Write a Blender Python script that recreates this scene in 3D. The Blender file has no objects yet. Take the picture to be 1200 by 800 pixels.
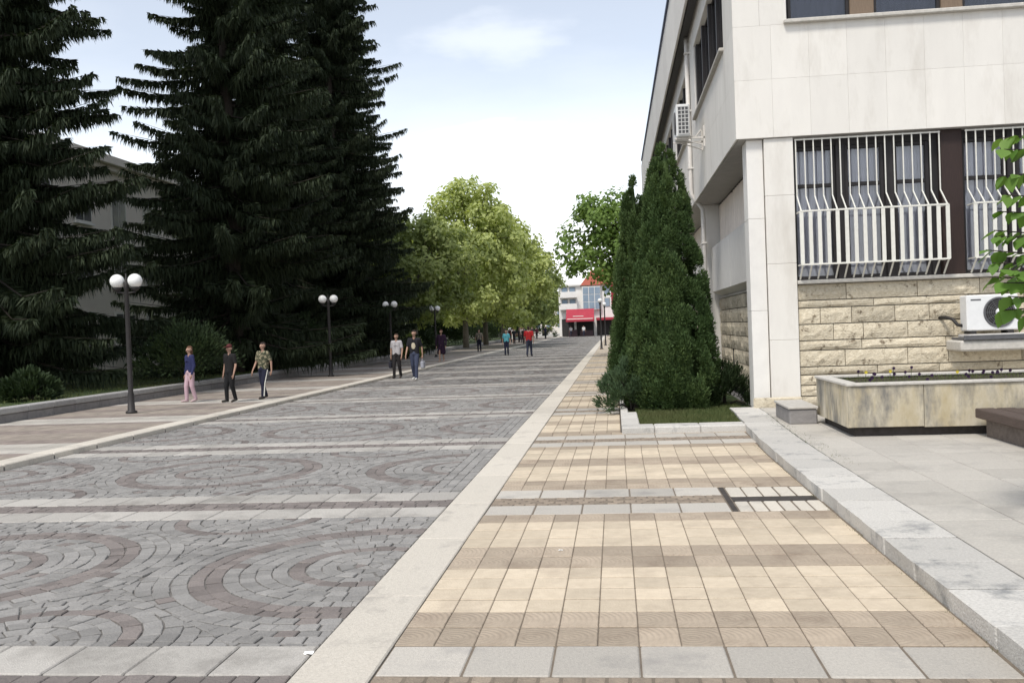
import bpy, bmesh, math, random
import numpy as np
from mathutils import Vector, Matrix, noise as mnoise
random.seed(7); rng = np.random.default_rng(7)
scene = bpy.context.scene
COL = scene.collection
rad = math.radians

# ------------------------------------------------------------------ camera
F, CAMH = 1100.0, 1.75          # focal length in photo pixels (1200 wide), eye height
ROLL = rad(2.0)
def _cam_axes():
    d = Vector(((720-600)/F, -(380-400)/F, 1.0)).normalized()     # street direction (+Y) in camera space
    up = Vector((-math.sin(ROLL), math.cos(ROLL), 0.0)); up = (up - d*up.dot(d)).normalized()
    rt = up.cross(d)
    return Matrix((rt, d, up))          # world = M @ cam(u, v, forward)
CM = _cam_axes()
cam_d = bpy.data.cameras.new('camera'); cam = bpy.data.objects.new('camera', cam_d); COL.objects.link(cam)
cam_d.sensor_width = 36; cam_d.lens = 36*F/1200; cam_d.clip_end = 5000; cam_d.clip_start = .05
u_, v_, f_ = CM.col[0], CM.col[1], CM.col[2]
cam.matrix_world = Matrix(((u_[0], v_[0], -f_[0], 0), (u_[1], v_[1], -f_[1], 0), (u_[2], v_[2], -f_[2], CAMH), (0, 0, 0, 1)))
scene.camera = cam
def _ray(px, py): return CM @ Vector(((px-600)/F, -(py-400)/F, 1.0))
def ground(px, py, z=0.0):
    w = _ray(px, py); return w*((z-CAMH)/w[2]) + Vector((0, 0, CAMH))
def aty(px, py, Y):
    w = _ray(px, py); return w*(Y/w[1]) + Vector((0, 0, CAMH))

# ------------------------------------------------------------------ world and sun
SUN_AZ, SUN_EL = rad(204), rad(57)      # azimuth from +Y clockwise
world = bpy.data.worlds.new('World'); scene.world = world; world.use_nodes = True
nt = world.node_tree; nt.nodes.clear()
def N(t, kind, **k):
    n = t.nodes.new(kind)
    for a, b in k.items(): setattr(n, a, b)
    return n
out = N(nt, 'ShaderNodeOutputWorld'); bg = N(nt, 'ShaderNodeBackground'); bg.inputs['Strength'].default_value = .125
sky = N(nt, 'ShaderNodeTexSky', sky_type='NISHITA', sun_disc=False, sun_elevation=SUN_EL, sun_rotation=SUN_AZ,
        altitude=100, air_density=1.0, dust_density=1.0, ozone_density=1.5)
tc = N(nt, 'ShaderNodeTexCoord'); mp = N(nt, 'ShaderNodeMapping'); mp.inputs['Scale'].default_value = (1.5, 1.5, 4.5)
mp.inputs['Location'].default_value = (2.3, .4, .7)
nz = N(nt, 'ShaderNodeTexNoise'); nz.inputs['Scale'].default_value = 1.6; nz.inputs['Detail'].default_value = 7; nz.inputs['Roughness'].default_value = .55
rp = N(nt, 'ShaderNodeValToRGB'); rp.color_ramp.elements[0].position = .50; rp.color_ramp.elements[1].position = .78
# two small puffs above the street, part of the same broken thin cloud
def puff(px, py, sx, sz, amp):
    d = _ray(px, py).normalized()
    sub = N(nt, 'ShaderNodeVectorMath', operation='SUBTRACT'); sub.inputs[1].default_value = d
    nt.links.new(tc.outputs['Generated'], sub.inputs[0])
    mul = N(nt, 'ShaderNodeVectorMath', operation='MULTIPLY'); mul.inputs[1].default_value = (1/sx, 1/sx, 1/sz)
    nt.links.new(sub.outputs[0], mul.inputs[0])
    nn = N(nt, 'ShaderNodeTexNoise'); nn.inputs['Scale'].default_value = 1.3; nn.inputs['Detail'].default_value = 5
    nt.links.new(mul.outputs[0], nn.inputs['Vector'])
    ln = N(nt, 'ShaderNodeVectorMath', operation='LENGTH'); nt.links.new(mul.outputs[0], ln.inputs[0])
    ad = N(nt, 'ShaderNodeMath', operation='ADD'); nt.links.new(ln.outputs['Value'], ad.inputs[0])
    m3 = N(nt, 'ShaderNodeMath', operation='MULTIPLY_ADD'); nt.links.new(nn.outputs['Fac'], m3.inputs[0]); m3.inputs[1].default_value = 1.8; m3.inputs[2].default_value = -.9
    nt.links.new(m3.outputs[0], ad.inputs[1])
    mr = N(nt, 'ShaderNodeMapRange'); mr.inputs['From Min'].default_value = .15; mr.inputs['From Max'].default_value = 1.25
    mr.inputs['To Min'].default_value = amp; mr.inputs['To Max'].default_value = 0; mr.interpolation_type = 'SMOOTHSTEP'
    nt.links.new(ad.outputs[0], mr.inputs['Value']); return mr.outputs[0]
pA = puff(588, 156, .066, .013, .9); pB = puff(580, 50, .080, .028, .26)
mx1 = N(nt, 'ShaderNodeMath', operation='MAXIMUM'); nt.links.new(pA, mx1.inputs[0]); nt.links.new(pB, mx1.inputs[1])
nt.links.new(tc.outputs['Generated'], mp.inputs['Vector']); nt.links.new(mp.outputs[0], nz.inputs['Vector']); nt.links.new(nz.outputs['Fac'], rp.inputs[0])
sc1 = N(nt, 'ShaderNodeMath', operation='MULTIPLY'); nt.links.new(rp.outputs['Color'], sc1.inputs[0]); sc1.inputs[1].default_value = .16
mx2 = N(nt, 'ShaderNodeMath', operation='MAXIMUM'); nt.links.new(mx1.outputs[0], mx2.inputs[0]); nt.links.new(sc1.outputs[0], mx2.inputs[1])
hz = N(nt, 'ShaderNodeMix', data_type='RGBA')       # veil of haze over the whole sky, thicker towards the horizon all round
sx = N(nt, 'ShaderNodeSeparateXYZ'); nt.links.new(tc.outputs['Generated'], sx.inputs[0])
hr = N(nt, 'ShaderNodeMapRange', interpolation_type='SMOOTHSTEP'); hr.inputs['From Min'].default_value = -.02; hr.inputs['From Max'].default_value = .29; hr.inputs['To Min'].default_value = .95; hr.inputs['To Max'].default_value = .16
nt.links.new(sx.outputs['Z'], hr.inputs['Value']); nt.links.new(hr.outputs[0], hz.inputs[0])
hsv = N(nt, 'ShaderNodeHueSaturation'); hsv.inputs['Saturation'].default_value = .62; nt.links.new(sky.outputs[0], hsv.inputs['Color']); nt.links.new(hsv.outputs[0], hz.inputs[6]); hz.inputs[7].default_value = (9.4, 9.5, 9.5, 1)
cm_ = N(nt, 'ShaderNodeMix', data_type='RGBA'); nt.links.new(mx2.outputs[0], cm_.inputs[0]); nt.links.new(hz.outputs[2], cm_.inputs[6]); cm_.inputs[7].default_value = (8.2, 8.3, 8.4, 1)
nt.links.new(cm_.outputs[2], bg.inputs['Color']); nt.links.new(bg.outputs[0], out.inputs[0])
sun_d = bpy.data.lights.new('sun', 'SUN'); sun_d.energy = 2.1; sun_d.angle = rad(12); sun_d.color = (1, .955, .88)
sun = bpy.data.objects.new('sun', sun_d); COL.objects.link(sun)
sv = Vector((math.sin(SUN_AZ)*math.cos(SUN_EL), math.cos(SUN_AZ)*math.cos(SUN_EL), math.sin(SUN_EL)))
sun.rotation_euler = sv.to_track_quat('Z', 'Y').to_euler(); sun.location = (8, -12, 30)
scene.view_settings.view_transform = 'Standard'; scene.view_settings.look = 'None'
scene.view_settings.exposure = 0.55; scene.view_settings.gamma = 1; scene.view_settings.use_curve_mapping = False
scene.render.engine = 'CYCLES'; scene.render.resolution_x = 1024; scene.render.resolution_y = 682

# ------------------------------------------------------------------ materials
MATS = {}
def _rnd(t):
    oi = N(t, 'ShaderNodeObjectInfo'); at = N(t, 'ShaderNodeAttribute', attribute_name='rnd')
    ad = N(t, 'ShaderNodeMath', operation='ADD'); t.links.new(oi.outputs['Random'], ad.inputs[0]); t.links.new(at.outputs['Fac'], ad.inputs[1])
    fr = N(t, 'ShaderNodeMath', operation='FRACT'); t.links.new(ad.outputs[0], fr.inputs[0]); return fr.outputs[0]
def pm(name, c1, c2=None, scale=6, rough=.85, bump=0, bscale=40, rv=0, spec=.3, c3=None, s3=1.2, t3=(.5, .62), metal=0, vec='pos', stretch=None, wave=None):
    m = bpy.data.materials.new(name); m.use_nodes = True; t = m.node_tree
    b = t.nodes['Principled BSDF']; b.inputs['Roughness'].default_value = rough; b.inputs['Specular IOR Level'].default_value = spec; b.inputs['Metallic'].default_value = metal
    g = N(t, 'ShaderNodeNewGeometry'); src = g.outputs['Position']
    if vec == 'obj': src = N(t, 'ShaderNodeTexCoord').outputs['Object']
    if stretch:
        q = N(t, 'ShaderNodeMapping'); q.inputs['Scale'].default_value = stretch; t.links.new(src, q.inputs[0]); src = q.outputs[0]
    col = None
    if c2 is None: c2 = tuple(x*.8 for x in c1)
    n1 = N(t, 'ShaderNodeTexNoise'); n1.inputs['Scale'].default_value = scale; n1.inputs['Detail'].default_value = 6; n1.inputs['Roughness'].default_value = .65
    t.links.new(src, n1.inputs['Vector'])
    r1 = N(t, 'ShaderNodeMapRange'); r1.inputs['From Min'].default_value = .3; r1.inputs['From Max'].default_value = .7; t.links.new(n1.outputs['Fac'], r1.inputs['Value'])
    mx = N(t, 'ShaderNodeMix', data_type='RGBA'); t.links.new(r1.outputs[0], mx.inputs[0]); mx.inputs[6].default_value = (*c1, 1); mx.inputs[7].default_value = (*c2, 1)
    col = mx.outputs[2]
    if c3:
        n3 = N(t, 'ShaderNodeTexNoise'); n3.inputs['Scale'].default_value = s3; n3.inputs['Detail'].default_value = 5; n3.inputs['Roughness'].default_value = .7; t.links.new(src, n3.inputs['Vector'])
        r3 = N(t, 'ShaderNodeMapRange'); r3.inputs['From Min'].default_value = t3[0]; r3.inputs['From Max'].default_value = t3[1]; t.links.new(n3.outputs['Fac'], r3.inputs['Value'])
        m3 = N(t, 'ShaderNodeMix', data_type='RGBA'); t.links.new(r3.outputs[0], m3.inputs[0]); t.links.new(col, m3.inputs[6]); m3.inputs[7].default_value = (*c3, 1); col = m3.outputs[2]
    if rv:
        r = _rnd(t); mr = N(t, 'ShaderNodeMapRange'); mr.inputs['To Min'].default_value = 1-rv; mr.inputs['To Max'].default_value = 1+rv; t.links.new(r, mr.inputs['Value'])
        hs = N(t, 'ShaderNodeMix', data_type='RGBA', blend_type='MULTIPLY'); hs.inputs[0].default_value = 1
        t.links.new(col, hs.inputs[6]); t.links.new(mr.outputs[0], hs.inputs[7]); col = hs.outputs[2]
    t.links.new(col, b.inputs['Base Color'])
    if bump:
        n2 = N(t, 'ShaderNodeTexNoise'); n2.inputs['Scale'].default_value = bscale; n2.inputs['Detail'].default_value = 4; t.links.new(src, n2.inputs['Vector'])
        hsrc = n2.outputs['Fac']
        if wave:
            tcn = N(t, 'ShaderNodeTexCoord'); w = N(t, 'ShaderNodeTexWave', wave_type='RINGS', rings_direction='Z'); w.inputs['Scale'].default_value = wave
            w.inputs['Distortion'].default_value = 1.5; w.inputs['Detail Scale'].default_value = .6
            # ribbed relief, centred differently on every tile
            oi = N(t, 'ShaderNodeObjectInfo'); cx = N(t, 'ShaderNodeVectorMath', operation='ADD')
            sc = N(t, 'ShaderNodeVectorMath', operation='SCALE'); sc.inputs['Scale'].default_value = 3.0; t.links.new(oi.outputs['Location'], sc.inputs[0])
            t.links.new(tcn.outputs['Object'], cx.inputs[0]); cb = N(t, 'ShaderNodeCombineXYZ'); t.links.new(oi.outputs['Random'], cb.inputs[0]); cb.inputs[1].default_value = .1
            s2 = N(t, 'ShaderNodeVectorMath', operation='SCALE'); s2.inputs['Scale'].default_value = .25; t.links.new(cb.outputs[0], s2.inputs[0]); t.links.new(s2.outputs[0], cx.inputs[1])
            t.links.new(cx.outputs[0], w.inputs['Vector'])
            am = N(t, 'ShaderNodeMath', operation='ADD'); t.links.new(w.outputs['Fac'], am.inputs[0]); t.links.new(n2.outputs['Fac'], am.inputs[1]); hsrc = am.outputs[0]
        bp = N(t, 'ShaderNodeBump'); bp.inputs['Strength'].default_value = bump; bp.inputs['Distance'].default_value = .02; t.links.new(hsrc, bp.inputs['Height']); t.links.new(bp.outputs[0], b.inputs['Normal'])
    MATS[name] = m; return m
def leafmat(name, c1, c2, trans=.3, c3=None, rough=.7):
    m = bpy.data.materials.new(name); m.use_nodes = True; t = m.node_tree; t.nodes.clear()
    o = N(t, 'ShaderNodeOutputMaterial'); d = N(t, 'ShaderNodeBsdfPrincipled'); d.inputs['Roughness'].default_value = rough; d.inputs['Specular IOR Level'].default_value = .25
    tr = N(t, 'ShaderNodeBsdfTranslucent'); ms = N(t, 'ShaderNodeMixShader'); ms.inputs[0].default_value = trans
    at = N(t, 'ShaderNodeAttribute', attribute_name='rnd'); mx = N(t, 'ShaderNodeMix', data_type='RGBA'); t.links.new(_rnd(t), mx.inputs[0])
    mx.inputs[6].default_value = (*c1, 1); mx.inputs[7].default_value = (*c2, 1); col = mx.outputs[2]
    g = N(t, 'ShaderNodeNewGeometry'); n = N(t, 'ShaderNodeTexNoise'); n.inputs['Scale'].default_value = .8; n.inputs['Detail'].default_value = 3; t.links.new(g.outputs['Position'], n.inputs['Vector'])
    r = N(t, 'ShaderNodeMapRange'); r.inputs['From Min'].default_value = .42; r.inputs['From Max'].default_value = .66; t.links.new(n.outputs['Fac'], r.inputs['Value'])
    m2 = N(t, 'ShaderNodeMix', data_type='RGBA'); t.links.new(r.outputs[0], m2.inputs[0]); t.links.new(col, m2.inputs[6]); m2.inputs[7].default_value = (*(c3 or c2), 1); col = m2.outputs[2]
    t.links.new(col, d.inputs['Base Color'])
    bt = N(t, 'ShaderNodeMix', data_type='RGBA', blend_type='MULTIPLY'); bt.inputs[0].default_value = 1; t.links.new(col, bt.inputs[6]); bt.inputs[7].default_value = (1.25, 1.3, .6, 1)
    t.links.new(bt.outputs[2], tr.inputs['Color']); t.links.new(d.outputs[0], ms.inputs[1]); t.links.new(tr.outputs[0], ms.inputs[2]); t.links.new(ms.outputs[0], o.inputs[0])
    MATS[name] = m; return m
def glassmat(name, col, rough=.04):
    m = bpy.data.materials.new(name); m.use_nodes = True; t = m.node_tree; t.nodes.clear()
    o = N(t, 'ShaderNodeOutputMaterial'); g = N(t, 'ShaderNodeBsdfGlossy'); g.inputs['Roughness'].default_value = rough
    tr = N(t, 'ShaderNodeBsdfTransparent'); tr.inputs['Color'].default_value = (*col, 1)
    fr = N(t, 'ShaderNodeFresnel'); fr.inputs['IOR'].default_value = 1.55; mr = N(t, 'ShaderNodeMath', operation='MULTIPLY_ADD'); mr.inputs[1].default_value = 1.2; mr.inputs[2].default_value = .02
    t.links.new(fr.outputs[0], mr.inputs[0]); ms = N(t, 'ShaderNodeMixShader'); t.links.new(mr.outputs[0], ms.inputs[0]); t.links.new(tr.outputs[0], ms.inputs[1]); t.links.new(g.outputs[0], ms.inputs[2]); t.links.new(ms.outputs[0], o.inputs[0])
    MATS[name] = m; return m

pm('mortar', (.19, .178, .163), (.13, .122, .112), 9, .95, .3, 60)
pm('grout', (.20, .165, .125), (.14, .115, .09), 9, .95, .3, 60)
pm('cobble_grey', (.29, .278, .26), (.225, .215, .203), 14, .8, .5, 55, rv=.15, c3=(.195, .187, .176), s3=.5, t3=(.5, .68))
pm('cobble_red', (.205, .178, .163), (.168, .147, .136), 14, .85, .5, 55, rv=.2)
pm('granite_slab', (.50, .465, .41), (.38, .353, .312), 60, .8, .35, 130, rv=.13, c3=(.32, .30, .275), s3=1.6, t3=(.53, .72))
pm('road_slab', (.45, .425, .385), (.345, .325, .295), 50, .85, .4, 110, rv=.14, c3=(.25, .233, .21), s3=1.3, t3=(.5, .7))
pm('granite_strip', (.62, .57, .49), (.49, .45, .385), 45, .8, .3, 120, rv=.07, c3=(.37, .34, .30), s3=2.2, t3=(.55, .75))
pm('bench_stone', (.20, .165, .14), (.11, .09, .078), 12, .9, .7, 40)
pm('kerb_granite', (.60, .575, .53), (.44, .42, .385), 50, .85, .6, 80, rv=.12, c3=(.24, .24, .235), s3=2.5, t3=(.55, .72))
pm('plaza_granite', (.50, .468, .415), (.385, .36, .32), 55, .85, .3, 120, rv=.07, c3=(.30, .282, .255), s3=.9, t3=(.52, .74))
pm('tile_yellow', (.585, .495, .375), (.49, .41, .305), 10, .85, .35, 70, rv=.13, c3=(.40, .33, .25), s3=1.4, t3=(.52, .74))
pm('tile_brown', (.40, .328, .25), (.33, .27, .205), 10, .85, .28, 70, rv=.16, c3=(.28, .22, .165), s3=2.0, t3=(.52, .7), wave=9)
pm('tile_brown_far', (.39, .32, .24), (.32, .26, .195), 10, .85, .3, 70, rv=.16)
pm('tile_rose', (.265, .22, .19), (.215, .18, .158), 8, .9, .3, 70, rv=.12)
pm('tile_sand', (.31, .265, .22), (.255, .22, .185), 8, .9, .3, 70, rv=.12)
pm('scale_paver', (.30, .245, .185), (.21, .17, .135), 20, .9, .5, 60, rv=.2)
pm('limestone', (.62, .555, .43), (.45, .385, .28), 16, .9, 1.0, 30, rv=.17, c3=(.16, .125, .085), s3=6.5, t3=(.565, .67))
pm('cladding', (.72, .69, .635), (.67, .64, .59), 3, .75, .08, 60, rv=.035, c3=(.56, .525, .47), s3=1.6, t3=(.52, .80), stretch=(1, 1, .28))
pm('cladding_pale', (.74, .715, .67), (.68, .655, .615), 4, .8, .1, 60, rv=.04)  # slightly paler cladding without the streaks
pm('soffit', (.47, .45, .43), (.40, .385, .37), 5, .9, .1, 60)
pm('mass', (.28, .27, .26), (.24, .23, .22), 5, .9)
pm('room_dark', (.045, .04, .04), (.03, .03, .03), 3, .9)
pm('planter_marble', (.58, .53, .43), (.40, .33, .20), 2.6, .8, .3, 40, rv=.08, c3=(.19, .18, .16), s3=2.0, t3=(.46, .63), stretch=(1, 1, .4))
pm('planter_rim', (.55, .52, .47), (.42, .40, .36), 14, .85, .3, 60, rv=.06)
pm('dark_base', (.07, .06, .055), (.04, .035, .03), 9, .95, .4, 30)
pm('bench_wood', (.115, .085, .07), (.07, .052, .044), 12, .85, .6, 60, rv=.2, stretch=(9, .6, 9))
pm('timber', (.042, .025, .021), (.026, .016, .014), 12, .6, .2, 50, stretch=(9, 9, .6))
pm('timber_light', (.22, .16, .11), (.15, .11, .08), 12, .7, .2, 50, stretch=(9, 9, .6))
pm('window_frame', (.03, .026, .026), (.022, .02, .02), 10, .5)
pm('curtain', (.82, .80, .82), (.74, .72, .75), 3, .9)
pm('slat_beige', (.80, .72, .64), (.72, .65, .58), 3, .9)
pm('white_paint', (.70, .685, .62), (.62, .605, .54), 14, .5, .05, 60, rv=.03)
pm('pipe_paint', (.66, .63, .59), (.58, .55, .51), 10, .6)
pm('blue_metal', (.035, .05, .12), (.03, .04, .1), 8, .45)
pm('dark_metal', (.022, .021, .021), (.035, .03, .028), 12, .55)
pm('ac_white', (.74, .74, .73), (.68, .68, .67), 8, .45)
pm('ac_grey', (.12, .12, .125), (.09, .09, .095), 8, .5)
pm('globe', (.86, .85, .82), (.80, .79, .76), 6, .25, spec=.5)
pm('bark', (.05, .04, .032), (.03, .025, .02), 9, .95, .8, 25, stretch=(3, 3, .6))
pm('bark_plane', (.17, .15, .115), (.10, .09, .07), 5, .95, .6, 25)
pm('soil', (.06, .045, .035), (.035, .028, .022), 12, .95, .8, 30)
pm('lawn', (.055, .085, .028), (.04, .06, .022), 2.5, .95, .9, 60, c3=(.085, .085, .04), s3=.5)
pm('asphalt', (.16, .155, .15), (.12, .115, .115), 4, .9, .3, 80)
pm('awning_red', (.38, .04, .06), (.32, .03, .05), 2, .7)
pm('roof_tile', (.36, .10, .065), (.27, .075, .05), 3, .85)
pm('render_white', (.78, .76, .72), (.70, .68, .64), 1, .85)
pm('render_beige', (.74, .68, .60), (.68, .62, .54), 1, .85)
pm('far_glass', (.26, .33, .40), (.19, .25, .32), .6, .15, spec=.6)
pm('dim_glass', (.12, .12, .12), (.08, .08, .085), .6, .2, spec=.5)
pm('sign_dark', (.06, .035, .04), (.05, .03, .035), 4, .6)
pm('wall_block', (.26, .245, .235), (.19, .18, .175), 8, .9, .5, 40, rv=.14)
pm('wall_cap', (.37, .36, .345), (.29, .28, .27), 10, .9, .4, 50, rv=.1)
leafmat('spruce_needles', (.018, .029, .014), (.046, .060, .028), .12, (.027, .040, .018))
leafmat('thuja_leaf', (.030, .058, .018), (.105, .155, .050), .16, (.054, .094, .030))
leafmat('juniper_leaf', (.036, .066, .030), (.075, .115, .052), .12, (.05, .085, .04))
leafmat('plane_leaf', (.28, .33, .12), (.56, .60, .26), .40, (.44, .48, .19))
leafmat('plane_leaf_dark', (.15, .195, .07), (.30, .34, .13), .38, (.22, .265, .10))
leafmat('acacia_leaf', (.12, .20, .05), (.25, .35, .10), .38, (.17, .26, .07))
leafmat('bush_leaf', (.016, .030, .011), (.036, .056, .020), .15, (.025, .042, .015))
leafmat('branch_leaf', (.085, .170, .030), (.165, .270, .060), .35, (.12, .22, .045), rough=.5)
leafmat('grass_blade', (.060, .090, .028), (.140, .160, .060), .25, (.115, .125, .05))
leafmat('yellow_shrub', (.22, .24, .06), (.34, .34, .10), .3, (.27, .28, .08))
leafmat('flower_dark', (.02, .008, .03), (.035, .012, .05), .1, (.025, .01, .035))
leafmat('flower_yellow', (.55, .45, .05), (.65, .52, .06), .1, (.6, .48, .05))
glassmat('pane_glass', (.86, .87, .90))
glassmat('pane_glass_dark', (.55, .56, .60))
def flat(name, c, rough=.85):
    if name not in MATS: pm(name, c, tuple(x*.85 for x in c), 9, rough)
    return MATS[name]

# ------------------------------------------------------------------ helpers
def tag(o, label=None, cat=None, group=None, kind=None):
    if label: o['label'] = label
    if cat: o['category'] = cat
    if group: o['group'] = group
    if kind: o['kind'] = kind
    return o
def root(name, loc, label, cat, group=None, rz=0):
    o = bpy.data.objects.new(name, None); COL.objects.link(o); o.location = loc; o.rotation_euler = (0, 0, rz); o.empty_display_size = .2
    return tag(o, label, cat, group)
def wloc(p):
    l = Vector((0, 0, 0))
    while p is not None: l += p.location; p = p.parent
    return l
def link_mesh(name, me, mat, parent=None, loc=None):
    o = bpy.data.objects.new(name, me); COL.objects.link(o)
    if mat and not me.materials: me.materials.append(MATS[mat])
    if parent: o.parent = parent
    if loc is not None: o.location = Vector(loc) - (wloc(parent) if parent else Vector((0, 0, 0)))
    return o
class MB:
    def __init__(s): s.v = []; s.f = []; s.r = []; s.cur = 0.0
    def add(s, vs, fs, r=None):
        b = len(s.v); s.v.extend([tuple(x) for x in vs]); s.f.extend([tuple(i+b for i in q) for q in fs]); s.r.extend([s.cur if r is None else r]*len(vs)); return s
    def box(s, x0, x1, y0, y1, z0, z1, bev=0, r=None):
        if bev <= 0:
            return s.add([(x0,y0,z0),(x1,y0,z0),(x1,y1,z0),(x0,y1,z0),(x0,y0,z1),(x1,y0,z1),(x1,y1,z1),(x0,y1,z1)],
                [(0,3,2,1),(4,5,6,7),(0,1,5,4),(1,2,6,5),(2,3,7,6),(3,0,4,7)], r)
        b = min(bev, (x1-x0)/2.1, (y1-y0)/2.1, (z1-z0)/2.1); vs = []; idx = {}
        for i, X in enumerate((x0, x1)):
            for j, Y in enumerate((y0, y1)):
                for k, Z in enumerate((z0, z1)):
                    sx, sy, sz = (b, -b)[i], (b, -b)[j], (b, -b)[k]
                    idx[i,j,k] = len(vs); vs += [(X, Y+sy, Z+sz), (X+sx, Y, Z+sz), (X+sx, Y+sy, Z)]
        I = lambda i,j,k,a: idx[i,j,k]+a
        fs = [(I(0,0,0,0),I(0,0,1,0),I(0,1,1,0),I(0,1,0,0)),(I(1,0,0,0),I(1,1,0,0),I(1,1,1,0),I(1,0,1,0)),
              (I(0,0,0,1),I(1,0,0,1),I(1,0,1,1),I(0,0,1,1)),(I(0,1,0,1),I(0,1,1,1),I(1,1,1,1),I(1,1,0,1)),
              (I(0,0,0,2),I(0,1,0,2),I(1,1,0,2),I(1,0,0,2)),(I(0,0,1,2),I(1,0,1,2),I(1,1,1,2),I(0,1,1,2))]
        for j in (0,1):
            for k in (0,1): fs.append((I(0,j,k,1),I(1,j,k,1),I(1,j,k,2),I(0,j,k,2)))
        for i in (0,1):
            for k in (0,1): fs.append((I(i,0,k,0),I(i,1,k,0),I(i,1,k,2),I(i,0,k,2)))
            for j in (0,1): fs.append((I(i,j,0,0),I(i,j,1,0),I(i,j,1,1),I(i,j,0,1)))
        for i in (0,1):
            for j in (0,1):
                for k in (0,1): fs.append((I(i,j,k,0),I(i,j,k,1),I(i,j,k,2)))
        return s.add(vs, fs, r)
    def tube(s, pts, radii, n=8, r=None, cap=True):
        pts = [Vector(p) for p in pts]; vs = []; fs = []
        if not hasattr(radii, '__len__'): radii = [radii]*len(pts)
        prev = None
        for i, p in enumerate(pts):
            d = (pts[min(i+1, len(pts)-1)]-pts[max(i-1, 0)]).normalized()
            a = prev if prev is not None else (Vector((1,0,0)) if abs(d.x) < .9 else Vector((0,1,0)))
            a = (a-d*a.dot(d)).normalized(); prev = a; b = d.cross(a)
            for k in range(n):
                t = 2*math.pi*k/n; vs.append(p+(a*math.cos(t)+b*math.sin(t))*radii[i])
        for i in range(len(pts)-1):
            for k in range(n): fs.append((i*n+k, i*n+(k+1)%n, (i+1)*n+(k+1)%n, (i+1)*n+k))
        if cap: fs.append(tuple(range(n-1, -1, -1))); fs.append(tuple((len(pts)-1)*n+k for k in range(n)))
        return s.add(vs, fs, r)
    def lathe(s, prof, c, n=16, r=None):
        vs = []; fs = []
        for (R_, z) in prof:
            for k in range(n): t = 2*math.pi*k/n; vs.append((c[0]+R_*math.cos(t), c[1]+R_*math.sin(t), c[2]+z))
        for i in range(len(prof)-1):
            for k in range(n): fs.append((i*n+k, i*n+(k+1)%n, (i+1)*n+(k+1)%n, (i+1)*n+k))
        fs.append(tuple(range(n-1, -1, -1))); fs.append(tuple((len(prof)-1)*n+k for k in range(n)))
        return s.add(vs, fs, r)
    def sphere(s, c, R_, n=16, m=10, sz=1, r=None):
        return s.lathe([(max(R_*math.sin(math.pi*i/m), .0004), -R_*sz*math.cos(math.pi*i/m)) for i in range(m+1)], c, n, r)
    def build(s, name, mat, parent=None, smooth=False, origin=None):
        L = wloc(parent) if parent else (Vector(origin) if origin else Vector((0, 0, 0)))
        own = Vector(origin) if origin else L
        me = bpy.data.meshes.new(name)
        me.from_pydata([(x-own[0], y-own[1], z-own[2]) for x, y, z in s.v], [], s.f)
        if any(s.r): a = me.attributes.new('rnd', 'FLOAT', 'POINT'); a.data.foreach_set('value', s.r)
        if smooth: me.polygons.foreach_set('use_smooth', [True]*len(me.polygons))
        o = link_mesh(name, me, mat, parent)
        o.location = own - (L if parent else Vector((0, 0, 0)))
        return o
_pieces = {}
def piece_box(name, mat, parent, x0, x1, y0, y1, z0, z1, bev=.006, jit=0):
    """a box piece; alike sizes share one mesh"""
    key = (name, mat, round(x1-x0, 3), round(y1-y0, 3), round(z1-z0, 3), bev); c = ((x0+x1)/2, (y0+y1)/2, (z0+z1)/2)
    if key not in _pieces:
        o = MB().box(x0, x1, y0, y1, z0, z1, bev).build(name, mat, parent, origin=c); _pieces[key] = o.data
    else:
        o = link_mesh(name, _pieces[key], mat, parent, c)
    if jit: o.location.z += random.uniform(-jit, jit); o.rotation_euler = (random.uniform(-1, 1)*jit*1.2, random.uniform(-1, 1)*jit*1.2, random.uniform(-1, 1)*jit*.8)
    return o
def quads_mesh(name, P, rnd, mat, parent, nv=4):
    """P: (n, nv, 3) polygon corners in world coordinates"""
    P = np.asarray(P, np.float32); n = len(P); me = bpy.data.meshes.new(name)
    L = np.array(wloc(parent) if parent else (0, 0, 0), np.float32)
    me.vertices.add(n*nv); me.vertices.foreach_set('co', (P.reshape(-1, 3)-L).ravel())
    me.loops.add(n*nv); me.loops.foreach_set('vertex_index', np.arange(n*nv, dtype=np.int32))
    me.polygons.add(n); me.polygons.foreach_set('loop_start', np.arange(0, n*nv, nv, dtype=np.int32)); me.polygons.foreach_set('loop_total', np.full(n, nv, np.int32))
    a = me.attributes.new('rnd', 'FLOAT', 'POINT'); a.data.foreach_set('value', np.repeat(np.asarray(rnd, np.float32), nv)); me.update(); me.validate()
    return link_mesh(name, me, mat, parent)
def copy_tree(o, parent=None):
    c = o.copy(); COL.objects.link(c)
    if parent: c.parent = parent
    for ch in list(o.children): copy_tree(ch, c)
    return c

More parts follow.
